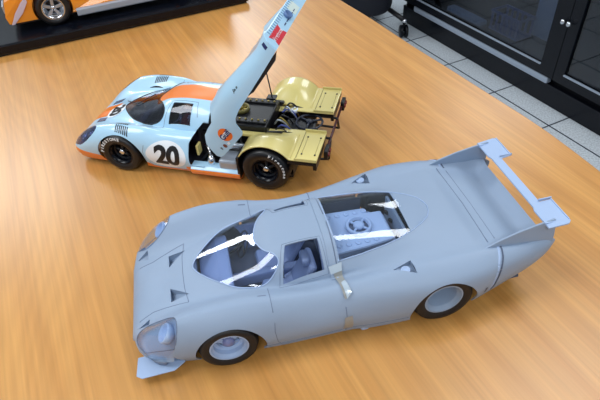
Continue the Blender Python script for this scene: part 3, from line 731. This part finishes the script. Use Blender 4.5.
bm = bmesh.new(); tube(bm, [(.060, -.012, .022), (.060, -.010, .034)], .001, 6); lathe(bm, [(0, .033), (.002, .034), (.002, .037), (0, .038)], (.060, -.010, 0), 'z', 12); obj('gear_lever', bm, 'black', GREY, True)
# engine under the clear cover
bm = bmesh.new(); prism(bm, mm([(107, -27), (107, 28), (152, 25), (152, 18), (166, 17), (166, -22), (140, -25)]), 'z', .052, .0565); ENG = obj('engine_cover_plate', bm, 'grey_light', GREY, bevel=.002)
bm = bmesh.new(); box(bm, (.140, 0, .030), (.060, .040, .040)); obj('engine_block', bm, 'grey_light', GREY, bevel=.003)
bm = bmesh.new(); box(bm, (.145, 0, .012), (.080, .11, .004)); obj('engine_tray', bm, 'black', GREY)
bm = bmesh.new(); lathe(bm, [(.0125, .0565), (.0125, .0600), (.0110, .0610), (.0095, .0600), (.0095, .0565)], (.138, 0, 0), 'z', 40); fan = obj('fan_shroud', bm, 'grey_light', ENG, True)
bm = bmesh.new(); lathe(bm, [(0, .0567), (.0094, .0567), (.0094, .0570), (0, .0570)], (.138, 0, 0), 'z', 32); obj('fan_recess', bm, 'grey_dark', ENG)
bm = bmesh.new(); lathe(bm, [(0, .0572), (.0052, .0572), (.0052, .0605), (.0030, .0615), (0, .0615)], (.138, 0, 0), 'z', 24)
for k in range(4):
    a = math.pi/4+k*math.pi/2; tube(bm, [(.138+.004*math.cos(a), .004*math.sin(a), .0590), (.138+.0100*math.cos(a), .0100*math.sin(a), .0590)], .0013, 6)
obj('fan', bm, 'grey_light', fan, True)
for row in (-.0190, .0200):
    for k in range(5):
        x = .114+k*.0088
        bm = bmesh.new(); lathe(bm, [(.0027, .0560), (.0027, .0570), (.0021, .0573), (.0015, .0566), (0, .0566)], (x, row, 0), 'z', 18); obj('intake_trumpet', bm, 'grey_light', ENG, True)
for s in (-1, 1):
    bm = bmesh.new()
    for k in range(6): tube(bm, [(.114+k*.0088, s*.024, .046), (.114+k*.0088, s*.033, .040), (.116+k*.0088, s*.036, .024)], .0022, 8)
    tube(bm, [(.112, s*.036, .022), (.175, s*.036, .020)], .004, 8)
    obj('exhaust_manifold', bm, 'grey_light', GREY, True)
bm = bmesh.new(); box(bm, (.1765, 0, .048), (.0025, .060, .026)); obj('rear_bulkhead', bm, 'grey', GREY)
for y in (-.012, .008, .020):
    bm = bmesh.new(); tube(bm, [(.172, y, .050), (.176, y+.002, .044)], .0018, 8); obj('pipe', bm, 'black', GREY, True)
# ------------------------------------------------------------------ light blue racing car model with raised tail
BLUE = thing('model_car', 'light blue and orange racing car model numbered 20 with its tail section raised', 'model car', (-.1993, .6095, TABLE_Z), R(-16.4358))
bbody, bb = shell('body', BX, BT, 'blue', BLUE, x1=112)
wb_half = [(-25, 0), (-21, 9), (-12, 20), (-2, 30), (7, 36.5), (20, 42), (32, 44), (44, 43.5), (50.5, 40), (51.5, 34), (47, 26), (40, 17), (33, 9)]
BW = smooth_poly(mm([(a, -b) for a, b in wb_half]+[(30.5, 0)]+[(a, b) for a, b in wb_half[:0:-1]]), 4)
def bside(s): return mm([(62, 25*s), (89, 26*s), (88.5, 46.5*s), (58.5, 45.5*s)])
def bhl(s): return smooth_poly(mm([(-74, 61*s), (-66, 52*s), (-48, 57*s), (-31, 64*s), (-32, 69*s), (-46, 73*s), (-62, 70.5*s)]), 4)
shell_piece(bbody, BW, 'windscreen', 'smoke', BLUE, .045, label='smoked bubble windscreen')
for s in (-1, 1):
    shell_piece(bbody, bside(s), 'side_window', 'side_smoke', BLUE, .045)
    shell_piece(bbody, bhl(s), 'headlight_cover', 'smoke', BLUE, .020, label='dark headlight cover')
cut = [prism_bm(BW, 'z', .045, .12)]
for s in (-1, 1):
    cut += [prism_bm(bside(s), 'z', .045, .12), prism_bm(bhl(s), 'z', .020, .08)]
    cut += [prism_bm([(.0005+.0325*math.cos(2*math.pi*k/64), .0215+.0315*math.sin(2*math.pi*k/64)) for k in range(64)], 'y', *sorted((s*.045, s*.10)))]
    cut += [prism_bm(mm([(93, 21), (93, 47), (97, 54), (108, 66), (109, 90), (120, 90), (120, 21)]), 'y', *sorted((s*.043, s*.10)))]
boolean(bbody, cut); smooth_by_angle(bbody.data, 32); bbody.data.materials.clear(); bbody.data.materials.append(M['blue'])
for s in (-1, 1):
    ax = '-y' if s < 0 else '+y'
    bm = bmesh.new(); n = 28; ri = []
    for k in range(n+1):
        a = math.pi*k/n*1.16-math.pi*.08; ri.append([bm.verts.new((.031*math.cos(a), s*y, under(bb, .031*math.cos(a), s*y, max(.003, .0265+.028*math.sin(a))))) for y in (.044, .052, .060, .069)])
    for k in range(n):
        for j in range(3): bm.faces.new((ri[k][j], ri[k+1][j], ri[k+1][j+1], ri[k][j+1]))
    bm.faces.new([q[0] for q in ri]); obj('wheel_well', bm, 'black', BLUE, True)
    H = bhl(s); bm = bmesh.new(); c = Vector((-.052, s*.061)); rings = []
    for f, dz in ((.985, .0012), (.9, .006), (.6, .010)):
        ring = []
        for p in H:
            q = (c.x+(p[0]-c.x)*f, c.y+(p[1]-c.y)*f); hh, _ = cast(bb, q, 'z'); ring.append(bm.verts.new((q[0], q[1], max((hh.z if hh else .02)-dz, .010))))
        rings.append(ring)
    for a, b in zip(rings, rings[1:]):
        for k in range(len(a)): bm.faces.new((a[k], a[(k+1) % len(a)], b[(k+1) % len(b)], b[k]))
    bm.faces.new(rings[-1]); bucket = obj('headlight_bucket', bm, 'lens_dark', BLUE, True)
    for cx, cy, rr in ((-.058, .0590, .0058), (-.044, .0635, .0058)):
        hh, nn = cast(bb, (cx, s*cy), 'z')
        bm = bmesh.new(); lathe(bm, [(0, -.004), (rr, -.004), (rr, 0), (rr*.85, .0008), (rr*.75, -.001), (rr*.3, -.003), (0, -.003)], (0, 0, 0), 'z', 24)
        o = obj('headlamp', bm, 'chrome', bucket, True); o.location = hh+Vector((0, 0, -.006)); o.rotation_mode = 'QUATERNION'; o.rotation_quaternion = Vector((-.75, 0, .65)).to_track_quat('Z', 'Y')
    # fender louvres: two rows of slots
    for row, (x0, y0, x1, y1) in enumerate(((-5.5, 55, 10.5, 57.5), (-2.0, 66.5, 14.0, 69))):
        for k in range(7):
            t = k/6; x = x0+(x1-x0)*t; y = y0+(y1-y0)*t
            stick('fender_louvre', quad2d(mm([(x-.65, (y-4.4)*s), (x+.65, (y-4.4)*s), (x+1.6, (y+4.4)*s), (x+.3, (y+4.4)*s)]), 2, 6), bb, 'z', 'black_ink', BLUE, .0005)
    # doors
    line_on('door_gap', mm([(36, 59*s), (36, 50*s), (46, 49*s), (52, 47*s), (60, 22*s), (94, 23*s), (97, 40*s)]), bb, 'z', .00028, 'groove', BLUE)
    line_on('door_gap', mm([(36, 44), (33, 34), (34, 22), (40, 11), (90, 9)]), bb, ax, .00028, 'groove', BLUE)
    line_on('side_window_frame', bside(s), bb, 'z', .0005, 'blue_plain', BLUE, 0, True, steps=5)
    # number roundel on the door
    rd = stick('number_roundel', disc2d(.063, .0305, .0265, .0185, 48, 8), bb, ax, 'white_paint', BLUE, .00022)
    tb = text_bm('20', .034, 0, .0014, .0, .92); bmesh.ops.triangulate(tb, faces=tb.faces)
    for _ in range(2): bmesh.ops.subdivide_edges(tb, edges=[e for e in tb.edges if e.calc_length() > .003], cuts=1)
    text_flip(tb, .0645, .0295, R(-3)*(-s) if s < 0 else 0, 1.0 if s < 0 else -1.0, 1.0)
    stick('door_number', tb, bb, ax, 'black_ink', rd, .0006)
    # lower sill running back beside the engine
    bm = bmesh.new(); prism(bm, [(s*a/1000, b/1000) for a, b in ((71, 6), (77.5, 9), (79, 14), (78, 17.5), (74, 19.5), (64, 20), (64, 6))], 'x', .0935, .158)
    obj('side_sill', bm, 'blue', BLUE, bevel=.001)
    # front corner aero lip
line_on('windscreen_seal', BW, bb, 'z', .0006, 'black', BLUE, 0, True, steps=2)
# hood number facing forward
hr = stick('number_roundel', disc2d(-.037, -.008, .0135, .0150, 36, 6), bb, 'z', 'white_paint', BLUE, .0003)
tb = text_bm('20', .024, 0, .0011, 0, .92); bmesh.ops.triangulate(tb, faces=tb.faces)
for _ in range(2): bmesh.ops.subdivide_edges(tb, edges=[e for e in tb.edges if e.calc_length() > .003], cuts=1)
text_flip(tb, -.037, -.008, R(-90)); stick('hood_number', tb, bb, 'z', 'black_ink', hr, .0008)
for s in (-1, 1):
    stick('hood_slot', quad2d(mm([(-60, 17*s), (-46, 20*s), (-44, 29*s), (-60, 27*s)]), 8, 5), bb, 'z', 'lens_dark', BLUE, .0002)
bm = bmesh.new()
for a, b in (((-.028, .010), (-.004, -.006)), ((-.004, -.006), (.016, .012))):
    p = [cast(bb, (a[0]+(b[0]-a[0])*t, a[1]+(b[1]-a[1])*t), 'z')[0]+Vector((0, 0, .0016)) for t in np.linspace(0, 1, 8)]; tube(bm, p, .0006, 6)
obj('wiper', bm, 'black', BLUE, True)
bm = bmesh.new(); box(bm, (.028, 0, .0095), (.125, .118, .003)); obj('floor_pan', bm, 'black', BLUE)
bm = bmesh.new(); box(bm, (.155, 0, .0115), (.130, .126, .005)); obj('engine_bay_floor', bm, 'black', BLUE)
bm = bmesh.new(); prism(bm, [(-.044, .010), (.044, .010), (.044, .050), (.030, .068), (-.030, .068), (-.044, .050)], 'x', .096, .099); obj('bulkhead', bm, 'black', BLUE)
bm = bmesh.new(); box(bm, (-.030, 0, .020), (.003, .088, .022)); obj('front_bulkhead', bm, 'black', BLUE)
# cockpit
bm = bmesh.new(); prism(bm, mm([(-14, 32), (2, 42), (12, 42), (8, 12), (-12, 12)]), 'y', -.038, .038); obj('dashboard', bm, 'black', BLUE, bevel=.003)
for s in (-1, 1):
    bm = bmesh.new(); prism(bm, mm([(38, 12), (62, 12), (70, 16), (88, 54), (80, 56), (66, 26), (56, 21), (40, 22)]), 'y', s*.021-.014, s*.021+.014); obj('seat', bm, 'red', BLUE, bevel=.003)
    bm = bmesh.new()
    for y in (-.006, .006): tube(bm, [(.078, s*.021+y, .053), (.070, s*.021+y*1.1, .036), (.060, s*.021+y*.6, .025), (.050, s*.021+y*.3, .024)], .0013, 6)
    obj('seat_belt', bm, 'white_paint', BLUE)
bm = bmesh.new(); tube(bm, [(.056, -.040, .050), (.070, -.037, .060), (.070, -.030, .066)], .0009, 6); tube(bm, [(.072, -.043, .050), (.072, -.031, .066)], .0008, 6); obj('window_bar', bm, 'chrome', BLUE, True)
bm = bmesh.new(); lathe(bm, [(.0120, 0), (.0128, .0008), (.0136, 0), (.0128, -.0008)], (0, 0, 0), 'z', 36, True); tube(bm, [(-.0128, 0, 0), (.0128, 0, 0)], .0010, 6)
o = obj('steering_wheel', bm, 'black', BLUE, True); o.location = (.026, .018, .046); o.rotation_euler = (0, R(-62), 0)

# wheels with lettering
for s in (-1, 1):
    for x, y, r, w_, rr, a0, lt in ((0, .0760, .0265, .024, .0155, R(172), 'FIRESTONE'), (WB, .0805, .0290, .034, .0160, R(72), 'Firestone')):
        rim, ty = wheel(BLUE, x, s*y, r, w_, s, rr, 'gloss_black', 'tyre_shiny', 'deep', name='wheel')
        ring_text(lt, (r+rr)/2+.0012 if x else (r+rr)/2+.002, .0062 if x else .0056, a0, R(10.5) if x else R(11.5), ty, s, s*.0022)
        bm = bmesh.new(); lathe(bm, [(.0040, -s*.0100), (.0040, -s*.0030), (.0026, -s*.0020), (0, -s*.0018)], (0, 0, 0), 'y', 20); obj('hub_nut', bm, 'chrome', rim, True)
        for k in range(5):
            a = 2*math.pi*k/5+.3; u = Vector((math.cos(a), 0, math.sin(a)))
            bm = bmesh.new(); tube(bm, [u*.003+Vector((0, -s*.0065, 0)), u*.0125+Vector((0, -s*.0090, 0))], [.0020, .0014], 8); obj('spoke', bm, 'black', rim, True)

# gold inner rear bodywork
def gold_z(x, y):
    d = .037**2-(x-.192)**2; zd = .027+math.sqrt(d) if d > 0 else .027
    if x > .192 : zd = max(zd, .0495) if x > .21 else zd
    ay = abs(y); t = min(1, max(0, (ay-.024)/.038)); g = t*t*(3-2*t)
    zb = min(.0475, zd) if x < .2 else .0495
    if x > .228: return .0495
    return zb+(zd-zb)*g
for s in (-1, 1):
    xs = np.linspace(.1600, .2535, 48); yy = np.linspace(.0205, .0805, 26); bm = bmesh.new()
    g = [[bm.verts.new((x, s*y, gold_z(x, y))) for y in yy] for x in xs]
    for i in range(47):
        for j in range(25):
            if xs[i] < .172 and yy[j] < .028: continue
            bm.faces.new((g[i][j], g[i+1][j], g[i+1][j+1], g[i][j+1]))
    bmesh.ops.recalc_face_normals(bm, faces=bm.faces)
    if sum(f.normal.z for f in bm.faces) < 0: bmesh.ops.reverse_faces(bm, faces=bm.faces)
    me = bpy.data.meshes.new('inner_fender'); bm.to_mesh(me); bm.free(); fen = link('inner_fender', me, M['gold'], BLUE, True)
    sm = fen.modifiers.new('s', 'SOLIDIFY'); sm.thickness = .0014; sm.offset = -1
    bm = bmesh.new()
    box(bm, (.2405, s*.0218, .0508), (.026, .0016, .0030)); obj('panel_flange', bm, 'gold', fen, bevel=.0004)
    bm = bmesh.new(); box(bm, (.2405, s*.0800, .0508), (.026, .0014, .0030)); obj('panel_flange', bm, 'gold', fen, bevel=.0004)
    bm = bmesh.new(); tube(bm, [(.2285, s*.024, .0497), (.2285, s*.078, .0497)], .0004, 6); obj('panel_gap', bm, 'gold_dark', fen)
    bm = bmesh.new(); tube(bm, [(.2225, s*.030, .0500), (.2225, s*.078, .0500)], .0005, 6); obj('panel_rib', bm, 'gold', fen)
    for q, yb in ((.2335, .034), (.2490, .034), (.2335, .068), (.2490, .068)):
        bm = bmesh.new(); lathe(bm, [(.0011, .0490), (.0011, .0503), (0, .0505)], (q, s*yb, 0), 'z', 12); obj('bolt', bm, 'black', fen)
    bm = bmesh.new(); tube(bm, [(.2335, s*.036, .0497), (.2335, s*.066, .0497)], .0002, 5); tube(bm, [(.2490, s*.036, .0497), (.2490, s*.066, .0497)], .0002, 5); obj('fold_line', bm, 'gold_dark', fen)
    bm = bmesh.new(); box(bm, (.236, s*.050, .044), (.034, .058, .004)); box(bm, (.250, s*.052, .038), (.004, .046, .010)); obj('tail_underframe', bm, 'black', BLUE)
    # inner arch, black
    bm = bmesh.new(); ri = []
    for k in range(25):
        a = math.pi*k/24; ri.append([bm.verts.new((WB+.0345*math.cos(a), s*y, min(.027+.0345*math.sin(a), gold_z(WB+.0345*math.cos(a), y)-.002))) for y in (.040, .046, .052, .060, .0795)])
    for k in range(24):
        for j in range(4): bm.faces.new((ri[k][j], ri[k+1][j], ri[k+1][j+1], ri[k][j+1]))
    bm.faces.new([q[0] for q in ri]); o = obj('wheel_arch_liner', bm, 'black', BLUE, True); o.scale = (1, 1, .985)

# engine
bm = bmesh.new(); box(bm, (.165, -.003, .050), (.050, .064, .018)); box(bm, (.165, -.003, .032), (.044, .040, .030)); ENG2 = obj('engine', bm, 'black', BLUE, bevel=.002)
bm = bmesh.new(); box(bm, (.166, .018, .0602), (.046, .008, .0026)); box(bm, (.166, -.026, .0602), (.046, .010, .0026)); obj('valve_cover', bm, 'black', ENG2, bevel=.001)
bm = bmesh.new(); lathe(bm, [(.0110, .059), (.0110, .0635), (.0095, .0640), (.0085, .0630), (.0085, .059)], (.148, -.003, 0), 'z', 32); obj('fan_shroud', bm, 'gold_dark', ENG2, True)
bm = bmesh.new(); lathe(bm, [(0, .0592), (.0030, .0592), (.0030, .0632), (0, .0640)], (.148, -.003, 0), 'z', 16)
for k in range(8):
    a = 2*math.pi*k/8; box(bm, (.148+.0055*math.cos(a), -.003+.0055*math.sin(a), .0610), (.0060, .0016, .0012), Matrix.Rotation(a, 3, 'Z') @ Matrix.Rotation(.5, 3, 'X'))
obj('fan', bm, 'brass', ENG2)
for k in range(6):
    for y in (.018, -.026):
        bm = bmesh.new(); lathe(bm, [(.0014, .0612), (.0014, .0626), (0, .0628)], (.146+k*.008, y, 0), 'z', 10); obj('bolt', bm, 'brass', ENG2)
ENG2.location.x = -.008
bm = bmesh.new(); box(bm, (.160, -.0395, .050), (.042, .007, .004)); obj('heat_shield', bm, 'gold', BLUE, bevel=.001)
bm = bmesh.new(); box(bm, (.160, .0330, .052), (.052, .006, .004)); obj('heat_shield', bm, 'black', BLUE, bevel=.001)
random.seed(11)
for k in range(11):    # hoses and pipes around the gearbox
    x0 = .186+random.random()*.012; y0 = -.028+k*.0055; m_ = ['black', 'cable_blue', 'silver', 'black', 'brass', 'black'][k % 6]
    bm = bmesh.new(); P = [(x0, y0, .052), (x0+.006, y0+random.uniform(-.004, .004), .060-random.random()*.006), (x0+.014, y0+random.uniform(-.006, .006), .050), (x0+.020, y0+random.uniform(-.006, .006), .030)]
    tube(bm, catmull(np.array(P), 5), .0011 if k % 6 else .0008, 6); obj('hose', bm, m_, BLUE, True)
bm = bmesh.new(); box(bm, (.215, 0, .030), (.040, .030, .026)); obj('gearbox', bm, 'black', BLUE, bevel=.003)
bm = bmesh.new(); lathe(bm, [(.0044, .046), (.0044, .0505), (.0030, .0505), (.0030, .046)], (.2025, .0235, 0), 'z', 28, True); obj('intake_ring', bm, 'white_paint', BLUE, True, label='white ring on the gearbox')
bm = bmesh.new(); lathe(bm, [(.0150, 0), (.0166, .0016), (.0180, 0), (.0166, -.0016)], (.2255, .0060, .0440), 'z', 40, True)
for k in range(3):
    a = 2*math.pi*k/3+.5; tube(bm, [(.2255, .006, .0450), (.2255+.016*math.cos(a), .006+.016*math.sin(a), .0440)], .0014, 6)
lathe(bm, [(0, .0435), (.004, .0435), (.004, .0465), (0, .047)], (.2255, .006, 0), 'z', 16)
obj('gearbox_fan', bm, mat('dark grey plastic', srgb(40, 46, 62), .4), BLUE, True)
for s in (-1, 1):      # tube frame
    for P in (((.100, .036*s, .046), (.200, .030*s, .050)), ((.200, .030*s, .050), (.258, .022*s, .042)), ((.100, .050*s, .016), (.258, .034*s, .020)), ((.200, .030*s, .050), (.180, .046*s, .016)), ((.258, .022*s, .042), (.258, .034*s, .020)), ((.104, .062*s, .020), (.125, .040*s, .044)), ((.150, .042*s, .044), (.165, .062*s, .018))):
        bm = bmesh.new(); tube(bm, [P[0], P[1]], .0016, 8); obj('frame_tube', bm, 'black', BLUE, True)
    # dampers
    bm = bmesh.new(); tube(bm, [(.205, .030*s, .048), (.198, .050*s, .024)], .0032, 12); obj('damper', bm, 'brass', BLUE, True)
bm = bmesh.new(); tube(bm, [(.2575, -.050, .040), (.2575, .064, .040)], .0016, 8); obj('tail_crossbar', bm, mat('dark red bar', srgb(70, 24, 32), .4), BLUE, True)
for y in (-.046, .062):
    bm = bmesh.new(); box(bm, (.2585, y, .0395), (.005, .016, .012)); hs = obj('tail_light_housing', bm, 'black', BLUE, bevel=.001)
    for q in (-.004, .004):
        bm = bmesh.new(); lathe(bm, [(.0030, .0600), (.0030, .0612), (.0022, .0620), (0, .0622)], (.2005, y+q, .0395), 'x', 16); obj('tail_light', bm, 'lamp_red', hs, True)
# things in the side bay ahead of the rear wheel
bm = bmesh.new(); box(bm, (.142, -.062, .022), (.024, .024, .018)); obj('oil_tank', bm, 'silver', BLUE, bevel=.003)
bm = bmesh.new(); tube(bm, [(.118, -.066, .014), (.118, -.066, .026), (.1175, -.064, .031)], [.0048, .0048, .0025], 14); tube(bm, [(.1175, -.064, .031), (.112, -.056, .036), (.104, -.050, .036)], .0014, 8); obj('catch_bottle', bm, 'chrome', BLUE, True)
bm = bmesh.new(); box(bm, (.100, -.058, .034), (.003, .010, .014)); obj('side_plate', bm, 'gold', BLUE, bevel=.0006)
bm = bmesh.new(); tube(bm, [(.132, -.050, .034), (.146, -.052, .040), (.158, -.050, .038)], .0034, 10); obj('exhaust_pipe', bm, 'silver', BLUE, True)
bm = bmesh.new(); box(bm, (.157, -.066, .026), (.003, .024, .030)); obj('arch_bulkhead', bm, 'black', BLUE)

# raised tail cover: modelled closed, then swung up 50 degrees about its front hinge
CX = [104, 130, 160, 192, 225, 250, 273]
CT = {'ys': [76, 77, 77, 78, 78, 77, 75], 'zs': [8, 8, 8, 8, 8, 8, 8], 'yw': [77, 78, 80, 81, 80, 78, 76], 'zw': [28, 28, 30, 32, 34, 36, 38],
      'y2': [74, 75, 77, 79, 78, 76, 74], 'z2': [44, 46, 50, 52, 50, 50, 53], 'y3': [63, 63, 64, 66, 66, 66, 66], 'z3': [55, 57, 60, 61.5, 60, 58, 61],
      'y4': [52, 52, 53, 54, 54, 54, 54], 'z4': [56, 58, 60, 60, 57, 56, 60], 'y5': [44]*7, 'z5': [62, 61, 61, 59, 56, 55, 60], 'y6': [34]*7, 'z6': [67, 65, 62, 59, 56, 55, 60],
      'y7': [20]*7, 'z7': [72, 68, 63, 59, 56, 55, 60], 'z8': [74, 69, 63, 59, 56, 55, 60]}
HINGE = bpy.data.objects.new('tail_cover', None)
cov, cb = shell('tail_cover', CX, CT, 'blue_plain', None, x0=104, thick=.0014)
boolean(cov, [prism_bm(mm([(113, 18), (115, 13.5), (119, 12), (162, 12), (166, 14), (169, 20), (172, 26), (178, 30), (190, 33), (206, 34.5), (240, 38), (274, 42), (274, 90), (163, 90), (159, 60), (155, 52), (149, 47), (138, 46), (127, 44), (118, 36)]), 'y', -.1, .1)], 'INTERSECT')
boolean(cov, [prism_bm(mm([(100, 20), (206, 20), (206, 90), (100, 90)]), 'z', 0, .12), prism_bm(mm([(170, 42), (215, 42), (215, 90), (170, 90)]), 'z', 0, .050)])
boolean(cov, [prism_bm(mm([(140, 0), (140, -34), (200, -26), (205, 0), (200, 26), (140, 34)]), 'z', .045, .12)])
smooth_by_angle(cov.data, 32); cov.data.materials.clear(); cov.data.materials.append(M['blue_plain'])
bpy.data.objects.remove(HINGE)
A50 = R(50); HX, HZ = .098, .050
# rotate about the y axis so that +x rises towards +z
cov.parent = BLUE; cov.matrix_local = Matrix.Translation((HX, 0, HZ)) @ Matrix.Rotation(-A50, 4, 'Y') @ Matrix.Translation((-HX, 0, -HZ))
cov['label'] = 'light blue tail cover swung up on its front hinge'
# rear fascia
bm = bmesh.new(); prism(bm, [(-.0745, .0420), (.0745, .0420), (.0745, .0525), (.066, .0600), (.054, .0590), (.030, .0592), (-.030, .0592), (-.054, .0590), (-.066, .0600), (-.0745, .0525)], 'x', .2715, .2735)
obj('rear_fascia', bm, 'blue_plain', cov)
def on_fascia(bm, y, z, ang=0, sx=1, sy=1):
    # text read from behind: u runs to +y, v up
    c, s = math.cos(ang), math.sin(ang)
    for v in bm.verts:
        u, w_ = v.co.x*sx, v.co.y*sy; t = v.co.z; v.co = Vector((.2738+t, y+u*c-w_*s, z+u*s+w_*c))
    return bm
def stick_cov(name, bm, ax, m, off=.0003, label=None): 
    o = stick(name, bm, cb, ax, m, cov, off, label=label); return o
bm = bmesh.new(); prism(bm, [(-.0660, .0422), (-.0360, .0422), (-.0390, .0485), (-.0360, .0548), (-.0660, .0548), (-.0630, .0485)], 'x', .2735, .2739); ban = obj('decal_banner', bm, 'red_ink', cov)
obj('decal_lettering', on_fascia(text_bm('Firestone', .0068, .0001, .0001), -.0510, .0487), 'white_paint', ban)
bm = bmesh.new()
for k in range(5): box(bm, (.2737, -.024+k*.009, .0480), (.0006, .0060, .0011))
obj('decal_stripes', bm, 'navy_ink', cov)
bm = bmesh.new(); prism(bm, [(.006, .044), (.026, .044), (.026, .056), (.006, .056)], 'x', .2735, .2738); obj('decal_panel', bm, mat('pale decal', srgb(206, 220, 214), .4), cov)
bm = bmesh.new(); lathe(bm, [(.0045, .2730), (.0050, .2775), (.0042, .2775), (.0038, .2735), (0, .2735)], (0, -.008, .051), 'x', 20); obj('tail_socket', bm, mat('slate plastic', srgb(92, 122, 170), .4), cov, True)
# flank decals
disc = stick_cov('oil_badge', disc2d(.149, .0270, .0088, .0088, 36, 4), '-y', 'orange_ink')
tb = text_bm('Gulf', .0098, 0, .0003); bmesh.ops.triangulate(tb, faces=tb.faces); text_flip(tb, .149, .0268, 0)
stick('badge_lettering', tb, cb, '-y', 'navy_ink', cov, .0009)
bm = quad2d([(.1402, .0240), (.1578, .0240), (.1578, .0296), (.1402, .0296)], 6, 2); stick_cov('badge_band', bm, '-y', 'white_paint', .00045)
tb = text_bm('J.n. n', .0038, 0, .0002, .3); bmesh.ops.triangulate(tb, faces=tb.faces); text_flip(tb, .208, .050, 0); stick_cov('script_lettering', tb, '-y', 'black_ink')
tb = text_bm('F', .0050, 0, .0002); bmesh.ops.triangulate(tb, faces=tb.faces); text_flip(tb, .128, .0190, 0); stick_cov('small_decal', tb, '-y', 'black_ink')
stick_cov('small_decal', disc2d(.1345, .0185, .0024, .0028, 16, 2), '-y', mat('brown decal', srgb(120, 70, 60), .5))
stick_cov('small_decal', quad2d(mm([(139, 16), (143, 16), (143, 19), (139, 19)]), 2, 2), '-y', 'white_paint')
stick_cov('flank_decal', quad2d([(.2655, .0500), (.2695, .0500), (.2695, .0560), (.2655, .0560)], 3, 3), '-y', 'navy_ink')
bm = bmesh.new()
for k in range(26): box(bm, (.2737, -.060+k*.005, .0566), (.0006, .0012, .0050))
obj('tail_grille', bm, mat('blue grey grille', srgb(126, 162, 192), .5), cov)
# black liner along the lower rear edge, and the prop strut
bm = bmesh.new(); prism(bm, mm([(200, 36), (216, 32.5), (262, 36), (271, 41), (240, 40)]), 'y', -.0735, -.0720); obj('edge_liner', bm, 'black', cov)

bm = bmesh.new(); tube(bm, [(.171, .030, .050), (.171, .030, .064), (.167, .030, .096)], .0009, 8); obj('prop_strut', bm, 'black', BLUE, True)
bm = bmesh.new(); box(bm, (.171, .030, .0605), (.012, .010, .002)); obj('strut_foot', bm, 'black', BLUE)
# ------------------------------------------------------------------ orange racing car on the display base (its lower front side is what the photograph shows)
OR = thing('model_car', 'orange racing car model with silver five-spoke wheel parked on the glossy black base', 'model car', (-.075+.0037, 1.075-.0093, TABLE_Z+.021), math.atan2(dy, dx))
prof = [(-.4490, .017), (-.4515, .030), (-.4440, .056), (-.405, .072), (-.345, .078), (-.290, .082), (-.255, .110), (-.190, .116), (-.120, .094), (-.040, .086), (-.030, .070), (-.032, .016)]
bm = bmesh.new(); prism(bm, prof, 'y', .050, .225)
for v in bm.verts:
    if v.co.z > .085: v.co.y = .1375+(v.co.y-.1375)*.68
    if v.co.x < -.44: v.co.y = .1375+(v.co.y-.1375)*.94
ob = obj('body', bm, 'orange_body', None)
boolean(ob, [prism_bm([(cx+.0345*math.cos(2*math.pi*k/48), .0315+.0345*math.sin(2*math.pi*k/48)) for k in range(48)], 'y', a, b) for cx in (-.368, -.105) for a, b in ((.040, .085), (.190, .24))])
ob.data.materials.clear(); ob.data.materials.append(M['orange_body']); ob.parent = OR
b_ = ob.modifiers.new('bevel', 'BEVEL'); b_.width = .004; b_.segments = 3; b_.limit_method = 'ANGLE'; b_.angle_limit = R(40)
for s, yo in ((-1, .050), (1, .225)):
    for cx in (-.368, -.105):
        rim, ty = wheel(OR, cx, yo+s*-.0005, .0310, .028, s, .0192, 'chrome', 'tyre_shiny', 'deep', name='wheel')
        bm = bmesh.new(); lathe(bm, [(0, -s*.0125), (.0155, -s*.0125), (.0155, -s*.0118), (0, -s*.0118)], (0, 0, 0), 'y', 40); obj('dark_backing_disc', bm, 'black', rim, True)
        for k in range(5):
            a = 2*math.pi*k/5+.2; u = Vector((math.cos(a), 0, math.sin(a))); t = Vector((-math.sin(a), 0, math.cos(a)))
            bm = bmesh.new(); vs = []
            for rr_, ww, dep in ((.002, .0024, .0040), (.0165, .0030, .0030)):
                for yy_ in (dep, dep+.004):
                    for q in (-1, 1): vs.append(bm.verts.new(u*rr_+t*ww*q+Vector((0, -s*yy_, 0))))
            for f in ((0, 1, 3, 2), (4, 6, 7, 5), (0, 4, 5, 1), (2, 3, 7, 6), (0, 2, 6, 4), (1, 5, 7, 3)): bm.faces.new([vs[i] for i in f])
            obj('spoke', bm, 'silver', rim, bevel=.0006)
        bm = bmesh.new(); lathe(bm, [(.0040, -s*.0070), (.0040, -s*.0030), (0, -s*.0026)], (0, 0, 0), 'y', 20); obj('hub_cap', bm, 'chrome', rim, True)
    bm = bmesh.new(); box(bm, (-.237, yo+s*.002, .0175), (.186, .010, .013)); obj('side_skirt', bm, 'steel', OR, bevel=.002, label='brushed metal side skirt')
    y = yo+s*-.0005 if s > 0 else yo-.0005
    bm = bmesh.new(); prism(bm, [(-.4455, .017), (-.4400, .017), (-.4200, .034), (-.4060, .052), (-.4080, .060), (-.4180, .052), (-.4330, .036)], 'y', yo-.0008, yo+.0008); obj('headlight', bm, mat('pale lilac lens', srgb(206, 190, 206), .15, coat=1), OR, bevel=.0006)
for y in (.085, .190):
    bm = bmesh.new(); box(bm, (-.4500, y, .040), (.004, .034, .014)); obj('headlight', bm, 'silver', OR, bevel=.001)
bm = bmesh.new(); prism(bm, [(-.288, .086), (-.258, .109), (-.262, .112), (-.293, .088)], 'y', .090, .185); obj('windscreen', bm, 'gloss_black', OR)
bm = bmesh.new(); box(bm, (-.035, .1375, .100), (.026, .150, .003)); box(bm, (-.038, .09, .091), (.004, .003, .018)); box(bm, (-.038, .185, .091), (.004, .003, .018)); obj('rear_spoiler', bm, 'orange_body', OR)
bm = bmesh.new(); box(bm, (-.24, .1375, .0135), (.40, .150, .004)); obj('floor_pan', bm, 'black', OR)
